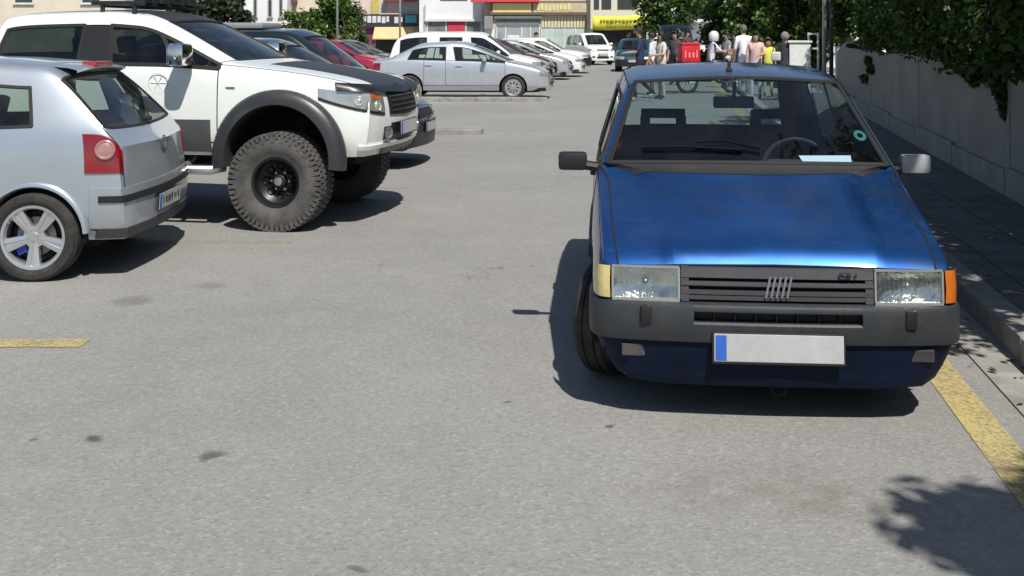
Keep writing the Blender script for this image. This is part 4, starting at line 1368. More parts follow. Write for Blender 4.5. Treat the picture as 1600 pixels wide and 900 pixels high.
    text_mesh('CS i', 0.03, mat('badge dark', (0.02, 0.02, 0.022), 0.4), 'grille_lettering', go, F(sf(0.29) - 0.002, 0.285, 0.617), (R(84), 0, R(90)), 0.002, 0.0006, 1.5)
    # plate, tow eye
    plate(root, x0 + 0.006, 0.0, 0.325, 1, 0.52, 0.112, tilt=R(-4))
    te = MB(); te.tube([F(0.10 + 0.0, 0.03 * math.cos(a) + 0.015, 0.135 + 0.03 * math.sin(a)) for a in [i * math.pi / 8 for i in range(16)]], 0.007, 6, closed=True); te.build('tow_eye', UNDER, root)
    sc = MB()   # chips in the apron paint
    rnd = random.Random(4)
    for (y, z, w_, h_) in ((-0.46, 0.262, 0.03, 0.008), (-0.43, 0.212, 0.045, 0.008), (-0.38, 0.214, 0.02, 0.012), (0.33, 0.214, 0.06, 0.006)):
        pts = []
        for k in range(9):
            a = 2 * math.pi * k / 9
            pts.append(F(sf(y) - 0.052 + 0.03, y + math.cos(a) * w_ * rnd.uniform(0.6, 1), z + math.sin(a) * h_ * rnd.uniform(0.5, 1)))
        sc.poly(pts)
    # wipers on the glass base
    def on_glass(s, y, up=0.012):
        return F(s, y, top_z(sh, s, y) + up)
    wp = MB()
    wp.tube([on_glass(1.03, 0.07, 0.02), on_glass(1.06, -0.1, 0.03), on_glass(1.065, -0.25, 0.025)], [0.009, 0.007, 0.005], 6)
    wo = wp.build('wiper', mat('matt wiper', (0.008, 0.008, 0.009), 0.9, spec=0.1), root)
    wq = MB(); wq.tube([on_glass(1.075, -0.52, 0.012), on_glass(1.055, -0.3, 0.014), on_glass(1.03, -0.02, 0.012)], 0.008, 6); wq.build('wiper_blade', mat('matt wiper', (0.008, 0.008, 0.009)), wo)
    an = MB(); an.tube([F(1.62, -0.02, 1.40), F(1.63, -0.02, 1.455)], [0.012, 0.008], 8); an.bbox(x0 - 1.66, x0 - 1.6, -0.035, -0.005, top_z(sh, 1.63, -0.02) - 0.005, top_z(sh, 1.63, -0.02) + 0.016, 0.005); an.build('antenna_base', BLACK, root)
    # interior
    interior(root, sh, x0 - 2.02, x0 - 2.95, 0.68, 0.3, 0.9, hole=True)
    d = MB()
    P = []
    for y in (-0.68, -0.4, 0, 0.4, 0.68):
        P.append([F(1.0, y, 0.80), F(1.0, y, 0.91), F(1.22, y, 0.922), F(1.36, y, 0.915), F(1.42, y, 0.88), F(1.42, y, 0.62)])
    d.grid(P)
    d.bbox(x0 - 1.46, x0 - 1.3, 0.15, 0.55, 0.88, 0.94, 0.025)
    d.build('dashboard', mat('dashboard plastic', (0.05, 0.052, 0.056), 0.7, var=0.15, scale=10), root, smooth=True, angle=40)
    st = MB()
    M = Matrix.Translation(F(1.56, 0.34, 0.86)) @ Matrix.Rotation(R(-25), 4, 'Y')
    st.tube([M @ Vector((0, 0.185 * math.cos(a), 0.185 * math.sin(a))) for a in [i * math.pi / 14 for i in range(28)]], 0.013, 8, closed=True)
    st.bbox(-0.02, 0.02, -0.07, 0.07, -0.06, 0.05, 0.015, M)
    st.tube([M @ Vector((0, -0.18, 0)), M @ Vector((0, 0.18, 0))], 0.014, 6)
    st.tube([M @ Vector((0, 0, 0)), F(1.4, 0.34, 0.8)], 0.025, 8)
    st.build('steering_wheel', BLACK, root, smooth=True, angle=40)
    rm = MB(); rm.bbox(x0 - 1.60, x0 - 1.57, -0.11, 0.11, 1.20, 1.265, 0.012); rm.tube([F(1.58, 0, 1.25), F(1.53, 0, 1.345)], 0.01, 6)
    rm.build('rear_view_mirror', BLACK, root, smooth=True, angle=40)
    for sg in (1, -1):
        sv = MB(); sv.bbox(x0 - 1.72, x0 - 1.56, sg * 0.28 - 0.16, sg * 0.28 + 0.16, 1.345, 1.36, 0.006); sv.build('sun_visor', mat('visor cloth', (0.12, 0.13, 0.14), 0.9), root)
    # parking sticker low on the screen
    sk = MB(); pts = []
    c = (1.12, 0.60)
    def gp(s, y): return F(s, y, top_z(sh, s, y) + 0.004)
    ring = []
    for k in range(24):
        a = 2 * math.pi * k / 24
        ring.append((gp(1.17 + 0.03 * math.sin(a), 0.585 + 0.031 * math.cos(a)), gp(1.17 + 0.013 * math.sin(a), 0.585 + 0.015 * math.cos(a))))
    sk.grid([[p, q] for p, q in ring + ring[:1]])
    sk.build('windscreen_sticker', mat('teal sticker', (0.004, 0.10, 0.11), 0.5), root)
    # sheet of paper on the dashboard
    pp = MB(); M = Matrix.Rotation(root.rotation_euler.z, 4, 'Z')
    pr = empty('paper_sheet', root.location.copy(), root.rotation_euler.z)
    pts = [F(1.06, 0.30, 0.938), F(1.06, 0.525, 0.94), F(1.20, 0.545, 0.985), F(1.20, 0.285, 0.982)]
    pp.prism(pts, (0, 0, 0.002))
    pp.build('paper', mat('white paper', (0.82, 0.82, 0.82), 0.8, var=0.02), pr)
    tag(pr, 'white sheet of paper lying behind the windscreen of the blue hatchback', 'paper')
    return sh
build_uno()
# ------------------------------------------------------------------ silver hatchback seen from behind
def build_polo():
    L = 3.916; x0 = L / 2
    th = R(181)
    fwd = Vector((math.cos(th), math.sin(th), 0))
    raxle = Vector((-3.12, 8.06, 0))              # middle of the rear axle
    root = empty('hatchback_car', raxle + fwd * (3.245 - x0), th)
    tag(root, 'silver hatchback cut by the left frame edge, its tail lamp and hatch towards the aisle', 'car')
    paint = mat('silver blue paint', (0.41, 0.455, 0.505), 0.32, 0.55, coat=0.8, var=0.04, scale=3, dirt=0.08)
    zs, zm = 0.26, 0.55
    H = lambda s, w, zb, zc, **k: HC(s, w, zb, zc, zs, zm, **k)
    Cb = lambda *a, **k: CC(*a, zs, zm, **k)
    tb = WB(3.70, 0.775, 0.955, zs, zm, h=0.02, fwd=-0.09, pin=0.045, gin=0.06)
    tb[7] = (tb[7][0], tb[7][1], 0.95); tb[8] = (tb[8][0], 0, 0.925)
    te = H(3.77, 0.757, 0.87, 0.86, ds=(0.03, 0.05, 0.04, 0.01, -0.005), ins=(0.05, 0.065, 0.12))
    te[6] = (3.785, te[6][1], te[6][2]); te[7] = (3.80, te[7][1], te[7][2]); te[8] = (3.86, 0, te[8][2])
    cols = [H(0.06, 0.74, 0.62, 0.68), H(0.18, 0.78, 0.70, 0.78), H(0.5, 0.81, 0.82, 0.90), H(0.85, 0.82, 0.89, 0.97),
            WB(1.0, 0.822, 0.92, zs, zm, h=0.05, fwd=0.16),
            Cb(1.45, 0.825, 0.93, 1.72, 0.60, 1.385, 0.07, fwd=0.08), Cb(1.6, 0.825, 0.935, 1.88, 0.61, 1.405, 0.062),
            Cb(2.05, 0.825, 0.945, 2.08, 0.615, 1.412, 0.058), Cb(2.13, 0.825, 0.947, 2.15, 0.615, 1.412, 0.058),
            Cb(2.86, 0.825, 0.965, 2.84, 0.605, 1.40, 0.055, f=0.82), Cb(2.94, 0.823, 0.968, 2.91, 0.60, 1.395, 0.055, f=0.80),
            Cb(3.25, 0.812, 0.985, 3.15, 0.59, 1.38, 0.05, f=0.74), Cb(3.44, 0.798, 0.985, 3.33, 0.58, 1.365, 0.05, rin=0.03, fwd=-0.02),
            tb, te]
    tags = [('windscreen', 4, 5, 7, 8), ('front_quarter_window', 4, 5, 4, 5), ('side_window', 5, 7, 4, 5), ('rear_side_window', 8, 9, 4, 5), ('quarter_window', 10, 11, 4, 5),
            ('rear_window', 12, 13, 6, 8), ('hood', 0, 4, 5, 8), ('front_door', 4, 8, 1, 4), ('rear_door', 8, 10, 1, 4), ('hatch', 13, 14, 5, 8)]
    cap_r = {(2, m): 'hatch' for m in (2, 3)}; cap_r.update({(3, m): 'hatch' for m in (1, 2, 3)})
    sh = build_shell(root, L, cols, tags, dict({t: paint for t in ('body', 'hood', 'front_door', 'rear_door', 'hatch')}, windscreen=GLASS, side_window=GLASS, rear_side_window=GLASS,
                     quarter_window=GLASS, rear_window=GLASS, front_quarter_window=GLASS),
                     nose=(0.05, 0.06, 0.06, 0.05), tail=(0.08, 0.08, 0.09, 0.095), arches=[(0.78, 0.29, 0.335, 0.45), (3.245, 0.29, 0.335, 0.45)], lvl=3,
                     rowcr={4: 0.2, 5: 0.1, 6: 0.2}, colcr={4: 0.5, 13: 0.3}, seal=0.02, gap=0.007, capcr=0.25, names={'front_door': 'door', 'rear_door': 'door'}, captags={'rear': cap_r})
    for sg in (1, -1):
        wheel(root, x0 - 0.78, sg * 0.715, 0.288, 0.185, 0.205, 'alloy5', sg, ALLOY)
        wheel(root, x0 - 3.245, sg * 0.725, 0.288, 0.185, 0.205, 'alloy5', sg, ALLOY)
        for s in (0.78, 3.245):
            liner(root, x0 - s, 0.80, 0.29, 0.335, sg)
            arc_strip(root, x0 - s, sg * 0.795, 0.29, 0.328, 0.36, 4, 176, 0.022, paint, 'wheel_arch_lip', sgn=sg)
        # tail lamps
        a = lin(130.5, 141.5, 12)
        lo = [0.70] * 12; hi = [0.955 - 0.12 * (i / 11) ** 3.5 for i in range(12)]
        tl = radial_patch(sh, 2.9, [sg * q for q in a], lo, hi, REDL, 'tail_light', nz=6, off=0.012)
        d = Vector((math.cos(R(136.5)), sg * math.sin(R(136.5)), 0))
        h = sh.bvh.ray_cast(Vector((x0 - 2.9, 0, 0.85)) + d * 4, -d)
        c = MB(); c.lathe([(0.062, -0.02), (0.064, 0.014), (0.056, 0.018), (0.046, 0.012), (0.03, 0.017), (0.001, 0.019)], 20, 'x')
        co = c.build('reverse_lamp', mat('pink grey lens', (0.42, 0.22, 0.2), 0.2, 0.3, coat=1), tl, smooth=True, angle=40, loc=h[0] + h[1] * 0.008)
        co.rotation_euler = (h[1] if h[1].dot(d) > 0 else -h[1]).to_track_quat('X', 'Z').to_euler()
        mirror(root, sh, 1.42, 1.0, sg, paint, arm=0.04)
        handle(root, sh, 1.95, 0.86, sg, paint, 'front_door'); handle(root, sh, 2.75, 0.88, sg, paint, 'rear_door')
        radial_patch(sh, 0.9, [sg * q for q in lin(18, 52, 8)], [0.55] * 8, lin(0.70, 0.74, 8), REFL, 'headlight')
    underbody(root, L - 0.1, 0.74, 0.22, x0, [(0.42, 1.14), (2.88, 3.6)])
    # rear bumper with dark strip and skirt
    half = [(3.60, 0.81), (3.68, 0.807), (3.76, 0.79), (3.82, 0.755), (3.865, 0.69), (3.89, 0.58), (3.905, 0.4), (3.915, 0.0)]
    full = [(x0 - s, y) for s, y in half] + [(x0 - s, -y) for s, y in half[::-1][1:]]
    n = 37
    a = lin(127.5, 232.5, n)
    bo = radial_patch(sh, 3.0, a, [0.33] * n, [0.60] * n, paint, 'rear_bumper', nz=9, off=0.012, thick=0.03)
    radial_patch(sh, 3.0, lin(130, 230, n), [0.508] * n, [0.552] * n, BLACK, 'bumper_strip', bo, nz=4, off=0.024, thick=0.03)
    radial_patch(sh, 3.0, a, [0.268] * n, [0.335] * n, mat('dark grey skirt', (0.035, 0.037, 0.04), 0.6, dirt=0.2), 'bumper_skirt', bo, nz=5, off=0.02, thick=0.05)
    fb = sweep([(-p[0] + 0.0, -p[1]) for p in full], [(-0.08, 0.25), (0, 0.26), (0.0, 0.5), (-0.05, 0.56)])
    fb.build('front_bumper', paint, root, smooth=True, angle=50)
    plate(root, front_x(sh, 0, 0.43, -1) - 0.022, 0.0, 0.435, -1, text='34 KVA 61' if False else None, tilt=R(4))
    pl_ = [c for c in root.children if c.name.startswith('number_plate')][-1]
    rnd = random.Random(3); yy = -0.17
    while yy < 0.21:
        w_ = rnd.uniform(0.012, 0.034)
        q = MB(); q.box(0.0042, 0.0056, yy, yy + w_, -0.03 + rnd.uniform(0, 0.02), 0.032 - rnd.uniform(0, 0.012)); q.build('plate_mark', INK, pl_)
        yy += w_ + rnd.choice((0.012, 0.016, 0.04))
    # roof spoiler and high brake lamp
    sp = MB(); P = []
    for y in lin(-0.5, 0.5, 9):
        z = top_z(sh, 3.30, y)
        P.append([(x0 - 3.26, y, top_z(sh, 3.26, y) + 0.004), (x0 - 3.36, y, z + 0.012), (x0 - 3.42, y, z - 0.004), (x0 - 3.42, y, z - 0.02), (x0 - 3.35, y, z - 0.05)])
    sp.grid(P); sp.build('roof_spoiler', paint, root, smooth=True, angle=40)
    hb = MB(); z = top_z(sh, 3.30, 0); hb.bbox(x0 - 3.435, x0 - 3.33, -0.17, 0.17, z - 0.012, z + 0.026, 0.01); hb.build('high_brake_light', mat('dull red lens', (0.3, 0.03, 0.03), 0.3), root, smooth=True, angle=40)
    wp = MB(); wp.bbox(-x0 + 0.15, -x0 + 0.21, -0.03, 0.03, 0.985, 1.02, 0.01)
    wp.tube([(-x0 + 0.17, 0, 1.02), (-x0 + 0.24, -0.16, 1.06), (-x0 + 0.27, -0.38, 1.07)], 0.007, 6); wp.build('rear_wiper', BLACK, root)
    # hatch badge ring and handle lip
    hx = front_x(sh, 0, 0.80, -1)
    bd = MB(); bd.tube([(hx - 0.008, 0.05 * math.cos(a), 0.83 + 0.05 * math.sin(a)) for a in [i * math.pi / 10 for i in range(20)]], 0.005, 6, closed=True)
    bd.tube([(hx - 0.008, -0.034, 0.866), (hx - 0.008, -0.014, 0.79), (hx - 0.008, 0, 0.835), (hx - 0.008, 0.014, 0.79), (hx - 0.008, 0.034, 0.866)], 0.004, 5)
    bd.build('hatch_badge', mat('grey badge', (0.2, 0.2, 0.21), 0.3, 0.6), root)
    interior(root, sh, x0 - 2.1, x0 - 3.0, 0.7, 0.3, 0.95)
    return sh
build_polo()

# ------------------------------------------------------------------ lifted white pickup
def build_pickup():
    L = 5.25; x0 = L / 2
    th = R(-10)
    fwd = Vector((math.cos(th), math.sin(th), 0))
    lf = Vector((-math.sin(th), math.cos(th), 0))
    fa = Vector((-1.90, 9.27, 0)) + lf * 0.80           # middle of the front axle
    root = empty('pickup_truck', fa - fwd * (x0 - 0.87), th)
    tag(root, 'lifted white double-cab pickup with black bonnet, black arch flares and big off-road tyres', 'pickup')
    white = mat('white paint', (0.76, 0.80, 0.76), 0.3, coat=0.8, var=0.03, scale=2, dirt=0.05)
    dark = mat('matt black wrap', (0.028, 0.03, 0.033), 0.45, var=0.1)
    flare = mat('flare plastic', (0.03, 0.032, 0.036), 0.38, var=0.12, dirt=0.1)
    zs, zm = 0.60, 0.86
    H = lambda s, w, zb, zc, **k: HC(s, w, zb, zc, zs, zm, **k)
    Cb = lambda *a, **k: CC(*a, zs, zm, **k)
    cols = [H(0.13, 0.78, 1.12, 1.17, ds=(0.06, 0.03, 0.0, 0.0, 0.0)), H(0.26, 0.84, 1.19, 1.24, ins=(0.085, 0.15, 0.30)), H(0.7, 0.885, 1.27, 1.32, ins=(0.085, 0.15, 0.32)), H(1.12, 0.895, 1.31, 1.375, ins=(0.085, 0.15, 0.34)),
            WB(1.40, 0.90, 1.33, zs, zm, h=0.05, fwd=0.2),
            Cb(1.80, 0.90, 1.335, 2.12, 0.67, 1.745, 0.07, fwd=0.08, f=0.84), Cb(1.98, 0.90, 1.338, 2.30, 0.68, 1.765, 0.065, f=0.84),
            Cb(2.42, 0.90, 1.34, 2.46, 0.685, 1.785, 0.06, f=0.84), Cb(2.60, 0.90, 1.342, 2.60, 0.685, 1.785, 0.06, f=0.84),
            Cb(3.30, 0.90, 1.37, 3.28, 0.675, 1.77, 0.06, f=0.82), Cb(3.46, 0.90, 1.43, 3.40, 0.665, 1.755, 0.05, f=0.7),
            Cb(3.52, 0.90, 1.45, 3.50, 0.655, 1.74, 0.04, f=0.6),
            WB(3.62, 0.90, 1.37, zs, zm, h=0.05, fwd=-0.01), H(3.70, 0.90, 1.345, 1.35), H(5.0, 0.895, 1.345, 1.35), H(5.2, 0.885, 1.33, 1.34)]
    tags = [('windscreen', 4, 5, 7, 8), ('front_quarter_window', 4, 5, 4, 5), ('side_window', 5, 7, 4, 5), ('rear_side_window', 8, 10, 4, 5), ('pillar', 7, 8, 4, 5),
            ('rear_window', 11, 12, 7, 8), ('hood', 0, 4, 5, 8), ('hood_panel', 0, 3, 7, 8), ('front_door', 4, 8, 1, 4), ('rear_door', 8, 10, 1, 4), ('roof', 5, 11, 7, 8), ('tonneau_cover', 13, 15, 5, 8)]
    sh = build_shell(root, L, cols, tags, dict({t: white for t in ('body', 'front_door', 'rear_door')}, hood=white, hood_panel=dark, roof=dark, tonneau_cover=dark, pillar=BLACK, windscreen=GLASS, side_window=GLASSD,
                     rear_side_window=GLASSD, rear_window=GLASSD, front_quarter_window=GLASSD),
                     nose=(0.10, 0.13, 0.13, 0.10), tail=(0.02, 0.03, 0.03, 0.02), arches=[(0.87, 0.58, 0.46, 0.45), (3.87, 0.58, 0.46, 0.45)], lvl=3,
                     rowcr={4: 0.35, 5: 0.3, 6: 0.2}, colcr={4: 0.5, 11: 0.4, 12: 0.6}, seal=0.03, gap=0.008, capcr=0.2, names={'front_door': 'door', 'rear_door': 'door'})
    black_rim = mat('black steel rim', (0.012, 0.012, 0.013), 0.4, 0.2)
    mt = mat('dusty off-road tyre', (0.075, 0.072, 0.07), 0.9, var=0.3, scale=10, dirt=0.5, bump=0.4, bscale=70)
    for sg in (1, -1):
        for s in (0.87, 3.87):
            wheel(root, x0 - s, sg * 0.83, 0.40, 0.29, 0.20, 'steel8', sg, black_rim, mt, knob=True)
            liner(root, x0 - s, 0.88, 0.58, 0.46, sg, 0.5)
            arc_strip(root, x0 - s, sg * 0.875, 0.58, 0.455, 0.575, -8, 188, 0.085, flare, 'arch_flare', n=36, sgn=sg)
        mo = mirror(root, sh, 1.66, 1.44, sg, CHROME, w=0.21, h=0.19, d=0.15, arm=0.07, yb=0.86)
        handle(root, sh, 2.28, 1.18, sg, CHROME, 'front_door', 0.2); handle(root, sh, 3.2, 1.2, sg, CHROME, 'rear_door', 0.2)
        # lower door cladding
        for (a, b_) in ((1.46, 2.46), (2.5, 3.36)):
            cl = MB(); P = []
            for s in lin(a, b_, 9):
                P.append([(x0 - s, side_y(sh, s, z, sg) + sg * 0.012, z) for z in (0.63, 0.66, 0.76, 0.86, 0.90)])
            cl.grid(P)
            rim = [r[0] for r in P] + P[-1][1:] + [r[-1] for r in P[::-1]][1:] + P[0][::-1][1:-1]
            cl.grid([[p, (p[0], p[1] - sg * 0.03, p[2])] for p in rim + rim[:1]])
            cl.build('door_cladding', mat('grey cladding', (0.075, 0.08, 0.085), 0.5, var=0.1, dirt=0.15), root, smooth=True, angle=40)
        # side step
        ss = MB(); ss.tube([(x0 - 1.38, sg * 0.80, 0.5), (x0 - 1.46, sg * 0.90, 0.485), (x0 - 3.25, sg * 0.90, 0.485), (x0 - 3.33, sg * 0.8, 0.5)], 0.04, 10)
        for s in (1.7, 2.9):
            ss.tube([(x0 - s, sg * 0.6, 0.62), (x0 - s, sg * 0.88, 0.49)], 0.025, 6)
        ss.build('side_step', ALLOY, root, smooth=True, angle=50)
        # lamp, indicator
        n = 12
        a = lin(27, 57, n)
        lo = [0.955 + 0.14 * (i / (n - 1)) ** 1.6 for i in range(n)]; hi = [1.09 + 0.075 * (i / (n - 1)) for i in range(n)]
        hl = radial_patch(sh, 1.1, [sg * q for q in a], lo, hi, mat('headlight glass', (0.46, 0.48, 0.46), 0.2, 0.6, coat=1, var=0.15, scale=9), 'headlight', nz=6, off=0.01)
        for (ang, zc_, rc_) in ((33, 1.015, 0.038), (42, 1.06, 0.034)):
            d = Vector((math.cos(R(ang)), sg * math.sin(R(ang)), 0))
            h = sh.bvh.ray_cast(Vector((x0 - 1.1, 0, zc_)) + d * 4, -d)
            c = MB(); c.lathe([(rc_ + 0.006, -0.01), (rc_ + 0.006, 0.018), (rc_, 0.02), (rc_ * 0.9, 0.012), (rc_ * 0.5, 0.02), (0.001, 0.024)], 18, 'x')
            co = c.build('projector_lens', mat('projector glass', (0.75, 0.77, 0.74), 0.08, 0.7, coat=1), hl, smooth=True, angle=40, loc=h[0])
            co.rotation_euler = (h[1] if h[1].dot(d) > 0 else -h[1]).to_track_quat('X', 'Z').to_euler()
        radial_patch(sh, 1.1, [sg * q for q in lin(31, 38, 6)], lin(1.065, 1.08, 6), lin(1.10, 1.12, 6), AMBER, 'indicator_lens', hl, nz=3, off=0.014)
        radial_patch(sh, 1.1, [sg * q for q in a], [q - 0.022 for q in lo], [q - 0.002 for q in lo], BLACK, 'lamp_trim', hl, nz=2, off=0.008)
        fg = radial_patch(sh, 1.1, [sg * q for q in lin(19, 27, 6)], [0.72] * 6, [0.83] * 6, BLACK, 'fog_recess', nz=3, off=0.008)
        d = Vector((math.cos(R(24)), sg * math.sin(R(24)), 0))
        h = sh.bvh.ray_cast(Vector((x0 - 1.1, 0, 0.775)) + d * 4, -d)
        c = MB(); c.lathe([(0.05, 0.0), (0.05, 0.02), (0.042, 0.022), (0.03, 0.012), (0.001, 0.015)], 16, 'x')
        c.build('fog_lamp', mat('fog glass', (0.25, 0.26, 0.27), 0.15, 0.5, coat=1), fg, smooth=True, angle=40, loc=h[0] + d * 0.008, rot=(0, 0, math.atan2(d.y, d.x)))
        radial_patch(sh, 4.6, [sg * q for q in lin(128, 150, 5)], [0.95] * 5, [1.28] * 5, REDL, 'tail_light')
    # bonnet guard, grille, bumper opening
    n = 25
    a = lin(-50, 50, n)
    radial_patch(sh, 1.1, a, [1.10 + 0.05 * abs(q / 50) for q in a], [1.165 + 0.05 * abs(q / 50) ** 1.5 for q in a], mat('smoked guard', (0.01, 0.01, 0.012), 0.35), 'bonnet_guard', nz=4, off=0.04, thick=0.05)
    a = lin(-22, 22, 15)
    gr = radial_patch(sh, 1.1, a, [0.93 - 0.02 * (1 - abs(q / 22)) for q in a], [1.11] * 15, BLACK, 'grille', nz=8, off=0.012)
    for k, z in enumerate((0.96, 1.0, 1.04, 1.08)):
        radial_patch(sh, 1.1, a[1:-1], [z - 0.006] * 13, [z + 0.006] * 13, mat('dark chrome', (0.12, 0.12, 0.13), 0.25, 0.7), 'grille_bar', gr, nz=2, off=0.022)
    a = lin(-20, 20, 13)
    radial_patch(sh, 1.1, a, [0.70] * 13, [0.855] * 13, BLACK, 'bumper_opening', nz=4, off=0.006)
    plate(root, front_x(sh, 0, 0.8) + 0.03, 0, 0.80, 1)
    lipn = lin(-42, 42, 21)
    radial_patch(sh, 1.1, lipn, [0.655] * 21, [0.69] * 21, white, 'bumper_lip', nz=3, off=0.03, thick=0.05)
    sk = radial_patch(sh, 1.1, lin(-26, 26, 13), [0.60] * 13, [0.652] * 13, mat('skid plate grey', (0.16, 0.16, 0.165), 0.5, 0.3), 'skid_plate', nz=3, off=0.026, thick=0.06)
    # chassis, axle
    ch = MB()
    ch.box(x0 - L + 0.2, x0 - 0.35, -0.45, 0.45, 0.50, 0.66)
    for s in (0.87, 3.87):
        ch.tube([(x0 - s, -0.75, 0.40), (x0 - s, 0.75, 0.40)], 0.06, 10)
        for sg in (1, -1): ch.tube([(x0 - s, sg * 0.5, 0.42), (x0 - s + 0.05, sg * 0.45, 0.9)], 0.045, 8)
    ch.box(x0 - 3.3, x0 - 1.4, -0.84, 0.84, 0.60, 0.66)
    ch.build('chassis', UNDER, root)
    # roof rack with lamps
    rk = MB()
    for s in (2.3, 2.6):
        rk.tube([(x0 - s, -0.62, 1.86), (x0 - s, 0.62, 1.86)], 0.018, 8)
        for sg in (1, -1): rk.tube([(x0 - s, sg * 0.6, 1.78), (x0 - s, sg * 0.6, 1.86)], 0.02, 6)
    for sg in (1, -1): rk.tube([(x0 - 2.2, sg * 0.6, 1.88), (x0 - 2.7, sg * 0.6, 1.88)], 0.02, 8)
    ro = rk.build('roof_rack', BLACK, root, smooth=True, angle=50)
    for k in range(4):
        y = -0.42 + 0.28 * k
        lb = MB(); lb.bbox(x0 - 2.36, x0 - 2.26, y - 0.1, y + 0.1, 1.875, 1.98, 0.02)
        lo_ = lb.build('roof_lamp', BLACK, ro, smooth=True, angle=50)
        lg = MB(); lg.bbox(x0 - 2.262, x0 - 2.25, y - 0.085, y + 0.085, 1.89, 1.965, 0.005); lg.build('lens', LENS, lo_)
    bg = MB(); bg.bbox(x0 - 0.905 - 0.06, x0 - 0.905 + 0.06, 0, 0.0, 0, 0) if False else None
    for sg in (1, -1):
        y = side_y(sh, 1.28, 1.17, sg)
        b2 = MB(); b2.bbox(x0 - 1.33, x0 - 1.25, y - 0.006, y + 0.006, 1.155, 1.175, 0.003); b2.build('fender_badge', ALLOY, root)
    # round door emblem, a ring with bars
    y = side_y(sh, 2.0, 1.16, -1)
    em = MB(); em.tube([(x0 - 1.93 + 0.085 * math.cos(a), side_y(sh, 1.93, 1.2, -1) - 0.003, 1.2 + 0.085 * math.sin(a)) for a in [i * math.pi / 12 for i in range(24)]], 0.004, 5, closed=True)
    for q in (0, 60, 120):
        c_, s_ = math.cos(R(q)) * 0.07, math.sin(R(q)) * 0.07
        em.tube([(x0 - 1.93 - c_, side_y(sh, 1.93, 1.2, -1) - 0.003, 1.2 - s_), (x0 - 1.93 + c_, side_y(sh, 1.93, 1.2, -1) - 0.003, 1.2 + s_)], 0.003, 5)
    em.build('door_emblem', mat('grey decal', (0.58, 0.61, 0.59), 0.5), root)
    interior(root, sh, x0 - 2.5, x0 - 3.3, 0.75, 0.7, 1.34, floor=0.72)
    st = MB(); M = Matrix.Translation((x0 - 1.95, 0.36, 1.28)) @ Matrix.Rotation(R(-25), 4, 'Y')
    st.tube([M @ Vector((0, 0.185 * math.cos(a), 0.185 * math.sin(a))) for a in [i * math.pi / 12 for i in range(24)]], 0.014, 6, closed=True)
    st.tube([M @ Vector((0, -0.18, 0)), M @ Vector((0, 0.18, 0))], 0.02, 6)
    st.build('steering_wheel', BLACK, root)
    db = MB(); db.bbox(x0 - 1.85, x0 - 1.3, -0.75, 0.75, 1.1, 1.32, 0.05); db.build('dashboard', BLACK, root, smooth=True, angle=40)
    return sh
build_pickup()

